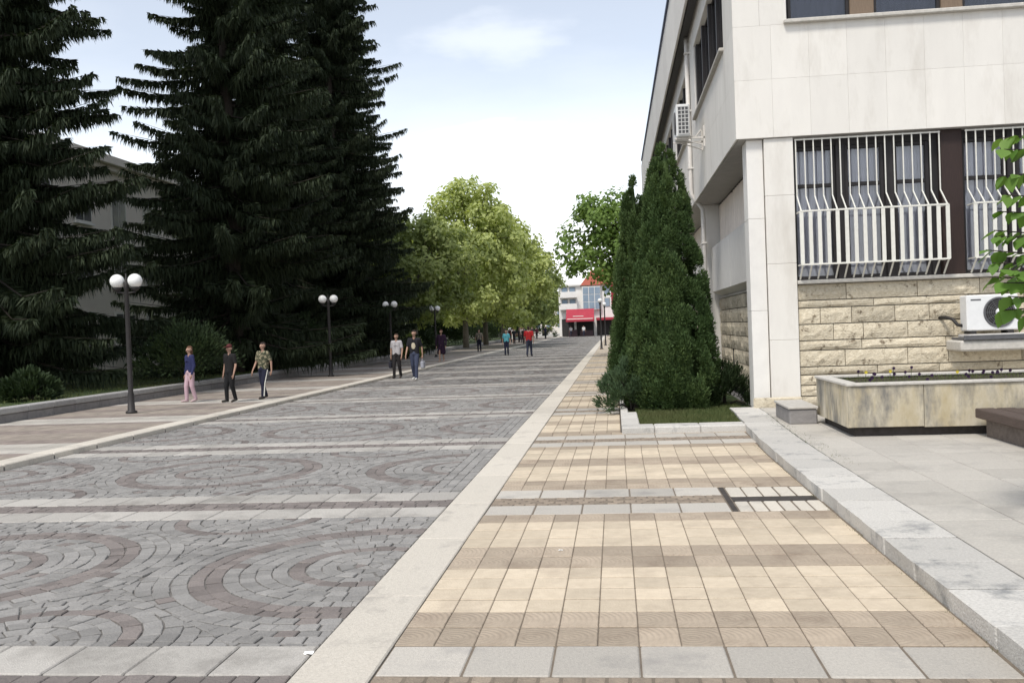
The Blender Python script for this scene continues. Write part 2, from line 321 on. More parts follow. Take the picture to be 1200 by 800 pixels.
# ------------------------------------------------------------------ ground, road, pavements
XL, XR = -8.65, -1.72          # cobbled carriageway
XS = -1.29                     # right edge of the pale kerb strip
XK0, XK1 = 1.90, 2.42          # granite step kerb
PER, CELL0, CELLL = 4.92, 5.12, 3.62
ZP = .12                       # plaza level
tag(MB().add([(-900,-200,-.09),(900,-200,-.09),(900,2500,-.09),(-900,2500,-.09)], [(0,1,2,3)]).build('ground', 'asphalt'), kind='structure')
road = tag(MB().box(XL, XR, -4, 152, -.085, -.013).build('road', 'mortar'), kind='structure')
def proj(x, y, z):
    q = CM.transposed() @ (Vector((x, y, z))-Vector((0, 0, CAMH)))
    return (600+F*q[0]/q[2], 400-F*q[1]/q[2]) if q[2] > .1 else None
def clip(poly, a, b, c):        # keep a*x+b*y<=c
    o = []; n = len(poly)
    for i in range(n):
        p, q = poly[i], poly[(i+1) % n]; dp = a*p[0]+b*p[1]-c; dq = a*q[0]+b*q[1]-c
        if dp <= 0: o.append(p)
        if (dp < 0) != (dq < 0) and dp != dq:
            t = dp/(dp-dq); o.append((p[0]+(q[0]-p[0])*t, p[1]+(q[1]-p[1])*t))
    return o
def area(p): return .5*abs(sum(p[i][0]*p[(i+1) % len(p)][1]-p[(i+1) % len(p)][0]*p[i][1] for i in range(len(p))))
def arc_stones(seed, xr):
    """setts laid in arcs round staggered centres; polygons in cell coordinates (y from 0 to CELLL)"""
    R = random.Random(seed); mid = CELLL/2; cs = []
    for j in range(3): cs.append((-1.92-3.28*j, mid, 1.55, 0))
    for j in range(2): cs += [(-3.56-3.28*j, 0, .90, 1), (-3.56-3.28*j, CELLL, .90, 1)]
    out_ = []
    for (cx, cy, w, kind) in cs:
        planes = [(-1, 0, -XL), (1, 0, xr), (0, -1, 0), (0, 1, CELLL)]
        for (ox, oy, ow, _) in cs:
            if (ox, oy) == (cx, cy): continue
            a, b = 2*(ox-cx), 2*(oy-cy); c = ox*ox+oy*oy-ow*ow-(cx*cx+cy*cy-w*w); planes.append((a, b, c))
        k = 0; r0 = .0; dr = .118
        while r0 < 2.6:
            r1 = r0+dr; rm = (r0+r1)/2
            if kind == 0: red = .44 < rm < .60 or 1.12 < rm < 1.30
            else: red = .54 < rm < .72
            n = max(5, int(2*math.pi*rm/.138)); ph = R.random()*6.28
            for q in range(n):
                a0 = ph+2*math.pi*q/n+R.uniform(-.12, .12)/n*3; a1 = ph+2*math.pi*(q+1)/n
                am = (a0+a1)/2
                jr = R.uniform(-.006, .006)
                pl = [(cx+(r0+jr)*math.cos(a0), cy+(r0+jr)*math.sin(a0)), (cx+(r1+jr)*math.cos(a0), cy+(r1+jr)*math.sin(a0)), (cx+(r1+jr)*math.cos(a1), cy+(r1+jr)*math.sin(a1)), (cx+(r0+jr)*math.cos(a1), cy+(r0+jr)*math.sin(a1))]
                x = [p[0] for p in pl]
                if min(x) > xr or max(x) < XL or max(p[1] for p in pl) < 0 or min(p[1] for p in pl) > CELLL: continue
                for (a, b, c) in planes:
                    if not pl: break
                    if any(a*p[0]+b*p[1] > c for p in pl): pl = clip(pl, a, b, c)
                if len(pl) >= 3 and area(pl) > .0024: out_.append((pl, red or (R.random() < .015)))
            r0 = r1
    return out_
def prism(mb, pl, z, deep=.05, r=0, bev=.005, gap=.0038):
    cx = sum(p[0] for p in pl)/len(pl); cy = sum(p[1] for p in pl)/len(pl); n = len(pl); s = math.sqrt(area(pl))
    k1 = 1-2*gap/s; k0 = 1-2*(gap+bev)/s
    if k0 <= .2: return
    tx, ty = random.uniform(-.03, .03), random.uniform(-.03, .03)
    vs = [(cx+(p[0]-cx)*k0, cy+(p[1]-cy)*k0, z+tx*(p[0]-cx)+ty*(p[1]-cy)) for p in pl]
    if deep <= 0: mb.add(vs, [tuple(range(n))], r); return
    vs += [(cx+(p[0]-cx)*k1, cy+(p[1]-cy)*k1, z-bev+tx*(p[0]-cx)+ty*(p[1]-cy)) for p in pl]+[(cx+(p[0]-cx)*k1, cy+(p[1]-cy)*k1, z-deep) for p in pl]
    fs = [tuple(range(n))]
    for a in (0, 1):
        for i in range(n): j = (i+1) % n; fs.append((a*n+i, (a+1)*n+i, (a+1)*n+j, a*n+j))
    mb.add(vs, fs, r)
near_cell = arc_stones(3, XR); far_cells = [arc_stones(s, XR-.36) for s in (5, 11)]
stones = []
for k in range(-1, 29):
    src = near_cell if k <= 0 else far_cells[k % 2]; y0 = CELL0+PER*k
    for pl, red in src: stones.append(([(x, y+y0) for x, y in pl], 'cobble_red' if red else 'cobble_grey'))
    if k >= 1:
        for c in range(3):
            yy = y0+random.uniform(-.1, 0)
            while yy < y0+CELLL:
                ln = random.uniform(.13, .19); a, b = max(yy, y0), min(yy+ln, y0+CELLL)
                if b-a > .04: stones.append(([(XR-.36+.12*c, a), (XR-.24+.12*c, a), (XR-.24+.12*c, b), (XR-.36+.12*c, b)], 'cobble_grey'))
                yy += ln
    yb = y0-1.30                                   # dark middle course of the cross band
    for rr in range(3):
        xx = XL+random.uniform(-.1, 0)
        while xx < XR:
            ln = random.uniform(.11, .17); a, b = max(xx, XL), min(xx+ln, XR)
            if b-a > .04: stones.append(([(a, yb+.45+.133*rr), (b, yb+.45+.133*rr), (b, yb+.583+.133*rr), (a, yb+.583+.133*rr)], 'cobble_red'))
            xx += ln
def seen(pl):
    P = [proj(x, y, 0) for x, y in pl]
    if any(p is None for p in P): return 0
    if not any(0 <= p[0] <= 1200 and 0 <= p[1] <= 800 for p in P): return 0
    return area(P)
order = sorted([i for i in range(len(stones)) if stones[i][0][0][1] < 9], key=lambda i: -seen(stones[i][0]))
pick = set(order[:300])
sg, sr = MB(), MB()
for i, (pl, mt) in enumerate(stones):
    y = pl[0][1]; z = random.gauss(-.003, .0025)
    if i in pick:
        m = MB(); prism(m, pl, z); 
        if m.v: m.build('cobblestone', mt, road, origin=(sum(p[0] for p in pl)/len(pl), sum(p[1] for p in pl)/len(pl), 0))
    else:
        prism(sg if mt == 'cobble_grey' else sr, pl, z, .05 if y < 30 else 0, random.random(), *((.005, .0038) if y < 30 else (.0, .002)))
tag(sg.build('grey_cobbles', 'cobble_grey', road), kind='stuff'); tag(sr.build('reddish_cobbles', 'cobble_red', road), kind='stuff')

# pale slabs of the cross bands in the road (each a slab near by, joined farther off)
def slab_row(parent, mat, name, x0, x1, y0, y1, z, w, stuff_mb, near=True, thick=.05, bev=.008):
    n = max(1, round((x1-x0)/w)); w = (x1-x0)/n
    for i in range(n):
        a, b = x0+i*w+.005, x0+(i+1)*w-.005
        if near: piece_box(name, mat, parent, a, b, y0+.005, y1-.005, z-thick, z, bev, .0018)
        else: stuff_mb.box(a, b, y0+.005, y1-.005, z-thick, z, 0, random.random())
far = MB()
for k in range(-1, 29):
    yb = CELL0+PER*k-1.30
    for a in (0, .85): slab_row(road, 'road_slab', 'paving_slab', XL, XR, yb+a, yb+a+.45, .0, .45, far, yb < 22)
tag(far.build('far_paving_slabs', 'road_slab', road), kind='stuff')

# pale granite strip along the right of the road
strip = tag(MB().box(XR+.003, XS-.003, -4, 152, -.08, -.03).build('kerb_strip', 'mortar'), kind='structure')
y = -3.0; i = 0
while y < 150:
    L_ = random.uniform(1.35, 1.75) if y < 60 else 12.
    piece_box('kerb_stone', 'granite_strip', strip, XR+.006, XS-.006, y+.003, y+L_-.003, -.05, .004, .008)
    y += L_

# right pavement
pav = tag(MB().box(XS+.003, XK0+.3, -4, 15.0, -.08, -.0065).box(XS+.003, .05, 15.0, 152, -.08, -.0065).build('pavement', 'grout'), kind='structure')
ROWS = [(0, .32, 'b'), (.32, .62, 'b'), (.62, .88, 'y'), (.88, 1.14, 'y'), (1.14, 1.40, 'y'), (1.40, 1.67, 'y'), (1.67, 2.00, 'b'), (2.00, 2.33, 'b'), (2.33, 2.64, 'y'), (2.64, 2.95, 'y'), (2.95, 3.27, 'y'), (3.27, 3.62, 'b')]
TW = .2285
def tile_field(parent, x0, xend, kmin, kmax, z, dark=False, budget=300):
    my, mb_, ms = MB(), MB(), MB(); cnt = 0
    for k in range(kmin, kmax):
        y0 = CELL0+PER*k
        for (a, b, c) in ROWS:
            x1 = xend(y0+a); n = max(1, round((x1-x0)/TW)); w = (x1-x0)/n
            for i in range(n):
                bx = (x0+i*w+.003, x0+(i+1)*w-.003, y0+a+.0085, y0+b-.0085)
                if not dark and c == 'b': name, mt = 'paving_tile', 'tile_brown'
                else: name, mt = 'paving_tile', 'tile_yellow'
                if k >= 0 and cnt < budget:
                    piece_box(name, mt, parent, *bx, z-.045, z, .004, .0022); cnt += 1
                else:
                    (my if c == 'y' else mb_).box(*bx, z-.045, z+random.uniform(-.002, .002), .005 if y0 < 20 else 0, random.random())
    return my, mb_
xend_r = lambda y: (XK0-.004+.16*max(0, min(1, (y-11.5)/4))**2) if y < 15.0 else 0.04
my, mb_ = tile_field(pav, XS, xend_r, -1, 28, 0)
tag(my.build('far_yellow_tiles', 'tile_yellow', pav), kind='stuff'); tag(mb_.build('far_brown_tiles', 'tile_brown_far', pav), kind='stuff')
far = MB(); scl = MB(); sc_proto = None; nsc = 0
def scale_poly(x, y, w, d):
    p = [(x+w/2, y+d*.95), (x-w/2, y+d*.95)]
    for t in range(7): a = math.pi+math.pi*t/6; p.append((x+w/2*math.cos(a), y+d*.35+d*.5*math.sin(a)))
    return p
for k in range(-1, 28):
    yb = CELL0+PER*k-1.30; xe = xend_r(yb+.5)
    xe_s = 1.02 if k == 1 else xe            # the manhole frame interrupts this band
    for a in (0, .85):
        slab_row(pav, 'granite_slab', 'paving_slab', XS, xe_s, yb+a, yb+a+.45, .0, .455, far, yb < 20)
    w = .113; n = int((xe_s-XS)/w); w = (xe_s-XS)/n
    if yb < 26:
        for rr in range(4):
            for i in range(n + (rr % 2)):
                x = XS+w*(i+.5)-(w/2 if rr % 2 else 0); x = min(max(x, XS+w/2), xe_s-w/2); y = yb+.45+.1*rr
                want = (k == 0 and rr >= 2) or k == 1
                if want and nsc < 300:
                    nsc += 1
                    if sc_proto is None:
                        m = MB(); prism(m, scale_poly(0, 0, w, .112), 0, .045, 0, .008, .004); sc_proto = m.build('scale_paver', 'scale_paver', pav)
                        sc_proto.location = Vector((x, y, -.002))
                    else:
                        o = link_mesh('scale_paver', sc_proto.data, None, pav, (x, y, -.002+random.uniform(-.002, .002)))
                else: prism(scl, scale_poly(x, y, w, .112), -.002, .045, random.random(), .008, .004)
    else: scl.box(XS, xe_s, yb+.455, yb+.845, -.05, -.003, 0, random.random())
tag(far.build('far_paving_slabs', 'granite_slab', pav), kind='stuff'); tag(scl.build('far_scale_pavers', 'scale_paver', pav), kind='stuff')
# the manhole patch: a dark channel in an L and small pale setts
mh = root('drain_cover', (1.46, 9.4, -.03), 'small drain cover of white setts framed by a dark channel, set in the tile pavement', 'drain cover')
yb = CELL0+PER-1.30
MB().box(1.025, 1.075, yb, yb+1.30, -.045, -.004).box(1.085, XK0-.01, yb+.50, yb+.74, -.045, -.004).build('channel', 'dark_base', mh)
for i in range(6):
    w = (XK0-1.085)/6; piece_box('sett', 'granite_strip', mh, 1.085+i*w+.006, 1.085+(i+1)*w-.006, yb+.02, yb+.48, -.045, .001, .01, .002)
for i in range(5):
    w = (XK0-1.085)/5; piece_box('sett', 'granite_strip', mh, 1.085+i*w+.006, 1.085+(i+1)*w-.006, yb+.76, yb+1.26, -.045, .001, .01, .002)

# step kerb and plaza
kx = lambda y: .17*max(0, min(1, (y-11.0)/6))**1.6
kerb = tag(MB().box(XK0+.06, XK1-.05, -4, 11, -.08, ZP-.05).build('step_kerb', 'mortar'), kind='structure')
y = -1.0
while y < 17.4:
    L_ = random.choice((.55, .62, .7, .85)); a, b = kx(y), kx(y+L_); m = MB()
    vx = random.uniform(-.008, .008); g = .004; vz = random.uniform(-.004, .004)
    m.box(0, 1, 0, 1, 0, 1, .02); vs = []
    for (u, v, w) in m.v:
        yy = y+g+(L_-2*g)*v; off = a+(b-a)*v; x = XK0+vx+off+(XK1-XK0-vx-.004)*u
        if w < .5 and u < .2: x += .012
        x += (mnoise.noise((x*9, yy*9, w*4)))*.02 if u < .2 else 0
        vs.append((x, yy, -.06+(ZP+vz+.06)*w))
    m.v = vs
    m.build('kerb_stone', 'kerb_granite', kerb, origin=(XK0+.2+a, y+L_/2, 0)); y += L_
plaza = tag(MB().add([(XK1, -4, ZP-.03), (16, -4, ZP-.03), (16, 60, ZP-.03), (3.0, 60, ZP-.03), (3.0, 18.6, ZP-.03), (XK1+.18, 18.6, ZP-.03)], [(0, 1, 2, 3, 4, 5)]).build('plaza', 'mortar'), kind='structure')
SW = .62; fr = MB()
for j in range(31):
    y0 = -1+j*SW
    for i in range(14):
        x0 = XK1+.008+i*SW; x1 = x0+SW-.007
        if y0 > 17.2: continue
        if i == 0 and y0 > 10: x0 += kx(y0+.4)
        inframe = x0/max(y0, .1) < .46 and y0 > 4.0
        if inframe: piece_box('paving_slab', 'plaza_granite', plaza, x0, x1, y0+.0035, y0+SW-.0035, ZP-.05, ZP, .005, .0012)
        else: fr.box(x0, x1, y0+.0035, y0+SW-.0035, ZP-.05, ZP, 0, random.random())
tag(fr.build('outer_paving_slabs', 'plaza_granite', plaza), kind='stuff')

# left pavement, a low step above the road
ZL = .08
lpav = tag(MB().box(XL-.005, -13.38, -4, 152, -.08, ZL-.03).build('far_side_pavement', 'mortar'), kind='structure')
lpav.data.flip_normals()
my, mb_ = MB(), MB(); fl = MB()
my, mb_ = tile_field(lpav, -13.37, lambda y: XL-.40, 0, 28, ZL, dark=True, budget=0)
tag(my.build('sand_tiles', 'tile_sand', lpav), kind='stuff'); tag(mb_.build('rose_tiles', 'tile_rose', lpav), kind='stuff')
for k in range(1, 28):
    yb = CELL0+PER*k-1.30
    for a in (0, .85): slab_row(lpav, 'granite_slab', 'paving_slab', -13.37, XL-.40, yb+a, yb+a+.45, ZL, .45, fl, False)
    scl_w = fl.box(-13.37, XL-.40, yb+.455, yb+.845, ZL-.05, ZL-.006, 0, .5)
tag(fl.build('band_slabs', 'granite_slab', lpav), kind='stuff')
y = 4.0
while y < 150:
    L_ = 1.2 if y < 70 else 6
    piece_box('kerb_stone', 'granite_strip', lpav, XL-.39, XL-.004, y+.004, y+L_-.004, -.06, ZL+.006, .015); y += L_
# square at the end of the street
tag(MB().box(-60, 40, 152, 230, -.08, -.01).build('far_square', 'granite_slab'), kind='structure')

# ------------------------------------------------------------------ the civic building on the right
YF = 17.70
bld = root('civic_building', (3.0, YF, ZP), 'pale stone-clad two-storey building with an overhanging upper floor and barred windows', 'building')
XE = 11.5; YE = 57.5; XO = 2.34
# unseen filler boxes behind the skins, added to block light
MB().box(3.45, XE, YF+.95, YE, ZP-.02, 4.95).box(XO+.75, XE, YF+.75, YE, 4.96, 11.4).build('core', 'room_dark', bld)
# soffit under the upper floor
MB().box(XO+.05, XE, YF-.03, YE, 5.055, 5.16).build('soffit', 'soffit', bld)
# upper cladding panels, front then side
def panel(mat, a): return piece_box('cladding_panel', mat, bld, *a, .002)
zrows = [(5.06, 6.12), (6.12, 7.10)]
x = XO; W = .672
while x < XE-.1:
    for (z0, z1) in zrows: panel('cladding', (x+.0009, min(x+W, XE)-.0009, YF-.05, YF-.01, z0+.0009, z1-.0009))
    x += W
MB().box(XO+.03, XE, YF-.012, YF+.5, 5.08, 7.09).build('parapet_wall', 'mass', bld)
MB().box(XO+.042, XO+.5, YF+.5, YE, 5.08, 7.09).build('parapet_wall', 'mass', bld)
y = YF-.05; W = .9
while y < YE-.2:
    for (z0, z1) in zrows:
        if y < 34 or z1: panel('cladding', (XO, XO+.04, y+.0009+(.042 if y < YF else 0), min(y+W, YE)-.0009, z0+.0009, z1-.0009))
    y += W
# corner pier of the upper floor, left of the front windows
for (z0, z1) in [(7.10, 8.10), (8.10, 9.72)]:
    panel('cladding', (XO, 2.82, YF-.05, YF-.01, z0+.0009, z1-.0009)); panel('cladding', (2.823, 3.305, YF-.05, YF-.01, z0+.0009, z1-.0009))
    panel('cladding', (XO, XO+.04, YF-.008, YF+1.42, z0+.0009, z1-.0009))
MB().box(XO+.042, 3.30, YF-.008, YF+.5, 7.11, 9.7).box(XO+.042, XO+.4, YF+.5, YF+1.42, 7.11, 9.7).build('pier_wall', 'mass', bld)
# sills
MB().box(3.25, XE, YF-.15, YF+.3, 7.095, 7.165, .012).build('sill', 'planter_rim', bld)
def window(parent, ax, a0, a1, z0, z1, d, frame_mat='window_frame', glass='pane_glass_dark', fw=.06, mid=None, curtain=None, cd=.12):
    """ax 'x': pane lies in an XZ plane at y=d ; ax 'y': pane lies in a YZ plane at x=d"""
    w = MB(); B = (lambda m, p, q, lo, hi, t0, t1: m.box(p, q, d+t0, d+t1, lo, hi, .006)) if ax == 'x' else (lambda m, p, q, lo, hi, t0, t1: m.box(d+t0, d+t1, p, q, lo, hi, .006))
    B(w, a0, a0+fw, z0, z1, -.04, .04); B(w, a1-fw, a1, z0, z1, -.04, .04); B(w, a0+fw, a1-fw, z0, z0+fw, -.04, .04); B(w, a0+fw, a1-fw, z1-fw, z1, -.04, .04)
    if mid: B(w, a0+fw, a1-fw, mid-.035, mid+.035, -.035, .035)
    o = w.build('window', frame_mat, parent)
    g = MB(); B(g, a0+fw-.01, a1-fw+.01, z0+fw-.01, z1-fw+.01, -.004, .004); g.build('pane', glass, o)
    if curtain:
        n = max(8, int((a1-a0)/.022)); vs = []; fs = []
        for i in range(n+1):
            t = a0+.01+(a1-a0-.02)*i/n; off = cd+.03*math.sin(i*1.15)+.012*math.sin(i*.37+a0*5)
            for z in (z0+.02, z1-.02): vs.append((t, d+off, z) if ax == 'x' else (d+off, t, z))
        for i in range(n): fs.append((2*i, 2*i+2, 2*i+3, 2*i+1))
        MB().add(vs, fs).build('curtain', curtain, o, smooth=True)
    return o
# upper front windows between timber posts
posts = [(3.31, 3.36), (4.46, 4.88), (6.05, 6.42), (7.6, 8.0), (9.2, 9.6), (10.9, 11.4)]
for (a, b) in posts[1:]: MB().box(a, b, YF+.06, YF+.2, 7.165, 9.05, .01).build('window_post', 'timber_light', bld)
for (p, q) in zip(posts[:-1], posts[1:]):
    window(bld, 'x', p[1], q[0], 7.17, 9.05, YF+.16, curtain='curtain', cd=.2)
MB().box(3.31, XE, YF-.05, YF+.4, 9.055, 9.72, .01).build('lintel', 'cladding_pale', bld)
# upper side: window bays with piers
MB().box(XO-.09, XO+.3, YF+1.40, 25.5, 7.095, 7.165, .012).build('sill', 'planter_rim', bld)
y = YF+1.45; ye = 25.45; n = 4; w = (ye-y)/n
for i in range(n):
    window(bld, 'y', y+i*w+.01, y+(i+1)*w-.14, 7.17, 9.05, XO+.17, curtain='curtain', cd=.2)
    MB().box(XO+.05, XO+.30, y+(i+1)*w-.135, y+(i+1)*w+.005, 7.168, 9.05, .008).build('window_post', 'window_frame', bld)
bays = [(25.5, 26.9), (33.3, 34.7), (41.1, 42.5), (48.9, 50.3)]
for (a, b) in bays:
    panel('cladding_pale', (XO, XO+.04, a, b, 7.105, 9.05)); MB().box(XO+.042, XO+.5, a, b, 7.11, 9.06).build('pier_wall', 'mass', bld)
    if b < 50:
        y = b+.03; w = 6.34/4
        for i in range(4):
            window(bld, 'y', y+i*w+.01, y+(i+1)*w-.14, 7.17, 9.05, XO+.17)
            MB().box(XO+.05, XO+.30, y+(i+1)*w-.135, y+(i+1)*w+.005, 7.168, 9.05, .008).build('window_post', 'window_frame', bld)
        MB().box(XO-.09, XO+.3, b, b+6.4, 7.095, 7.165, .012).build('sill', 'planter_rim', bld)
panel('cladding_pale', (XO, XO+.04, 50.3, YE, 7.105, 9.05))
MB().box(XO, XO+.6, YF+1.42, YE, 9.055, 9.72, .01).build('lintel', 'cladding_pale', bld)
MB().box(XO+.06, XO+.7, 50.3, YE, 7.11, 9.05).build('pier_wall', 'mass', bld)
# roof slab with tall fascia and blue metal capping
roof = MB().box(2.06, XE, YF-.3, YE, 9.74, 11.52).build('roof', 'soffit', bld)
y = YF-.36
while y < YE: piece_box('fascia_panel', 'cladding_pale', roof, 2.0, 2.055, y+.002, y+1.998, 9.62, 11.55, .004); y += 2.0
x = 2.06
while x < XE: piece_box('fascia_panel', 'cladding_pale', roof, x+.002, x+1.498, YF-.36, YF-.305, 9.62, 11.55, .004); x += 1.5
MB().box(1.94, XE, YF-.42, YE+.05, 11.555, 11.68, .02).build('capping', 'blue_metal', roof)
# gutter recess line under the side eave
MB().box(2.10, 2.30, YF-.2, YE, 9.66, 9.735).build('eave_gutter', 'dark_metal', roof)
# ground floor: corner piers
for i, (z0, z1) in enumerate([(.10, 1.35), (1.35, 2.75), (2.75, 4.0), (4.0, 5.05)]):
    piece_box('pier_panel', 'cladding', bld, 2.84, 3.36, YF+.0, YF+.55, z0+.0015, z1-.0015, .006)
for i, (z0, z1) in enumerate([(.10, 1.9), (1.9, 3.6), (3.6, 5.05)]):
    piece_box('pier_panel', 'cladding_pale', bld, 2.53, 2.825, YF+.07, YF+.6, z0+.0015, z1-.0015, .006)
# front: sill, rough limestone courses
MB().box(3.365, XE, YF-.06, YF+.5, 2.36, 2.43, .012).build('sill', 'planter_rim', bld)
def rough_stone(ax, a0, a1, z0, z1, d, parent, depth=.04, bulk=.18):
    """one rock-faced block, its face a displaced grid; ax 'x' faces -Y at y=d, ax 'y' faces -X at x=d"""
    nx = max(3, min(7, int((a1-a0)/.11))); nz = 3; vs = []; fs = []; sd = random.uniform(0, 90)
    for j in range(nz+1):
        for i in range(nx+1):
            a = a0+(a1-a0)*i/nx; z = z0+(z1-z0)*j/nz; edge = i in (0, nx) or j in (0, nz)
            if not edge: a += random.uniform(-.25, .25)*(a1-a0)/nx
            o_ = 0 if edge else depth*(.25+.75*abs(mnoise.noise((a*5+sd, z*6, sd)))*1.6)
            vs.append((a, d-o_, z) if ax == 'x' else (d-o_, a, z))
    for j in range(nz):
        for i in range(nx): q = j*(nx+1)+i; fs.append((q, q+1, q+nx+2, q+nx+1))
    b = len(vs); c = [(a0, z0), (a1, z0), (a1, z1), (a0, z1)]
    for (a, z) in c: vs.append((a, d+bulk, z) if ax == 'x' else (d+bulk, a, z))
    bl, br, tr_, tl = 0, nx, nz*(nx+1)+nx, nz*(nx+1)
    fs += [(b, b+1)+tuple(range(br, bl-1, -1))[::1], (b+1, b+2)+tuple(range(tr_, br-1, -(nx+1))), (b+2, b+3)+tuple(range(tl, tr_+1)), (b+3, b)+tuple(range(bl, tl+1, nx+1))]
    m = MB().add(vs, fs); c0 = ((a0+a1)/2, d, (z0+z1)/2) if ax == 'x' else (d, (a0+a1)/2, (z0+z1)/2)
    return m.build('stone_block', 'limestone', parent, origin=c0)
def courses(ax, A0, A1, rows, d, parent, holes=()):
    MB().box(*((A0, A1, d+.05, d+.5) if ax == 'x' else (d+.05, d+.5, A0, A1)), rows[0][0], rows[-1][1]).build('backing_wall', 'mortar', parent)
    for (z0, z1) in rows:
        a = A0-random.uniform(0, .3)
        while a < A1:
            L_ = random.uniform(.45, 1.35) if z1-z0 > .2 else random.uniform(.8, 1.8); p, q = max(a, A0), min(a+L_, A1); a += L_
            if q-p < .12: continue
            segs = [(p, q)]
            for (h0, h1, g0, g1) in holes:
                if z0 < g1-.03 and z1 > g0+.03:
                    ns = []
                    for (s0, s1) in segs:
                        if s1 <= h0 or s0 >= h1: ns.append((s0, s1))
                        else:
                            if h0-s0 > .06: ns.append((s0, h0))
                            if s1-h1 > .06: ns.append((h1, s1))
                    segs = ns
            for (s0, s1) in segs: rough_stone(ax, s0+.006, s1-.006, z0+.009, z1-.009, d, parent)
rowsF = [(.11, .30), (.30, .50), (.50, .69), (.69, .84), (.84, 1.14), (1.14, 1.32), (1.32, 1.62), (1.62, 1.92), (1.92, 2.06), (2.06, 2.355)]
courses('x', 3.37, 8.4, rowsF, YF+.06, bld)
MB().box(8.42, XE, YF+.08, YF+.5, .1, 2.35).build('plain_wall', 'limestone', bld)
piece_box('stone_block', 'limestone', bld, 2.5, 3.38, YF-.055, YF-.003, ZP-.04, .30, .02)
# front ground floor windows, timber pier and bulging grilles
tim = [(5.97, 6.36), (9.0, 9.4)]
MB().box(5.975, 6.355, YF+.10, YF+.35, 2.435, 5.05, .01).build('timber_pier', 'timber', bld)
MB().box(9.005, 9.395, YF+.10, YF+.35, 2.435, 5.05, .01).build('timber_pier', 'timber', bld)
for (wa, wb) in ((3.37, 5.97), (6.37, 8.99), (9.41, XE)):
    n = 3; w = (wb-wa)/n
    for i in range(n):
        a0, a1 = wa+i*w+(.0 if i == 0 else .08), wa+(i+1)*w-(.0 if i == n-1 else .08)
        if i == n-1: a1 -= .15
        window(bld, 'x', a0, a1, 2.44, 4.9, YF+.30, mid=4.18, curtain='curtain', glass='pane_glass', cd=.16, fw=.07)
        if i < n-1: MB().box(a1+.003, a1+.157, YF+.22, YF+.42, 2.435, 5.05, .006).build('mullion', 'window_frame', bld)
    MB().box(wa, wb, YF+.24, YF+.45, 4.903, 5.05).build('window_head', 'window_frame', bld)
    MB().box(wb-.147, wb-.003, YF+.24, YF+.45, 2.435, 4.9).build('mullion', 'window_frame', bld)
def grille(xa, xb, n):
    p, q = YF+.03, YF-.31
    prof = [(p, 5.02), (p, 3.96), (q, 3.66), (q, 2.70), (YF-.03, 2.45)]
    G = bpy.data.objects.new('window_grille', None); COL.objects.link(G); G.parent = bld; G.location = Vector(((xa+xb)/2, q, 3.5))-wloc(bld); proto = None
    for (yy, z0, z1, t) in ((q, 3.645, 3.675, .016), (q, 2.685, 2.715, .016), (p, 4.99, 5.015, .012)): MB().box(xa, xb, yy-t, yy+t, z0, z1).build('rail', 'white_paint', G)
    for X in (xa, xb-.03):
        for z in (3.65, 2.69): MB().box(X, X+.03, q+.02, YF+.05, z, z+.022).build('stay', 'white_paint', G)
    for i in range(n+1):
        x = xa+.02+(xb-xa-.04)*i/n
        if proto is None:
            m = MB(); t = .011
            def seg(a, b, hw):
                (ya, za), (yb_, zb) = a, b; d = Vector((0, yb_-ya, zb-za)).normalized(); nn = Vector((0, -d.z, d.y))*t
                vs = []
                for (yy, zz) in (a, b):
                    for sx in (-hw, hw):
                        for s in (-1, 1): vs.append((x+sx, yy+nn.y*s, zz+nn.z*s))
                m.add(vs, [(0,1,3,2),(4,6,7,5),(0,4,5,1),(2,3,7,6),(0,2,6,4),(1,5,7,3)])
            for a, b, hw in ((prof[0], prof[1], .010), (prof[1], prof[2], .010), (prof[2], prof[3], .033), (prof[3], prof[4], .012)): seg(a, b, hw)
            o = m.build('bar', 'white_paint', G, origin=(x, q, 3.5)); proto = o.data
        else: link_mesh('bar', proto, None, G, (x, q, 3.5))
grille(3.39, 5.95, 16); grille(6.38, 8.98, 16)
# side, ground floor: rough stone, white spandrel panels, windows above, piers and vents
rowsS = [(.08, .38), (.38, .70), (.70, 1.02), (1.02, 1.36), (1.36, 1.70), (1.70, 2.04), (2.04, 2.36)]
vents = [(24.3, 24.75, .38, 1.02), (20.9, 21.35, .38, 1.02)]
courses('y', YF+.6, 27.15, rowsS, 3.0, bld, vents)
for v in vents: MB().box(3.02, 3.04, v[0], v[1], v[2], v[3]).build('vent_opening', 'room_dark', bld)
def side_bay(y0, y1):
    MB().box(2.98, 3.44, y0, y1, 2.365, 2.42, .008).build('sill', 'planter_rim', bld)
    n = 2; w = (y1-y0-.5)/n
    for i in range(n):
        a, b = y0+.45+i*w+.02, y0+.45+(i+1)*w-.02; m = MB()
        vs = [(2.80, a, 2.56), (2.80, b, 2.56), (2.80, b, 3.80), (2.80, a, 3.80), (3.05, a, 2.43), (3.05, b, 2.43), (2.86, b, 3.80), (2.86, a, 3.80), (2.90, a, 2.56), (2.90, b, 2.56)]
        m.add(vs, [(0, 3, 2, 1), (3, 7, 6, 2), (0, 1, 5, 4), (4, 5, 6, 7), (0, 4, 7, 3), (1, 2, 6, 5)]); m.build('spandrel_panel', 'cladding_pale', bld)
    n = 3; w = (y1-y0)/n
    for i in range(n):
        window(bld, 'y', y0+i*w+.03, y0+(i+1)*w-.03, 2.43, 5.0, 3.20, curtain='slat_beige', glass='pane_glass', cd=-.12, fw=.03)  # curtain option builds beige slat boards standing outside the glass
side_bay(YF+.75, 27.1); side_bay(28.0, 35.5); side_bay(36.5, 44)
for (a, b) in ((27.16, 27.98), (35.52, 36.48), (44.02, 45), (53, YE)):
    MB().box(2.62, 3.46, a, b, ZP-.06, 5.05, .01).build('pier', 'cladding_pale', bld)
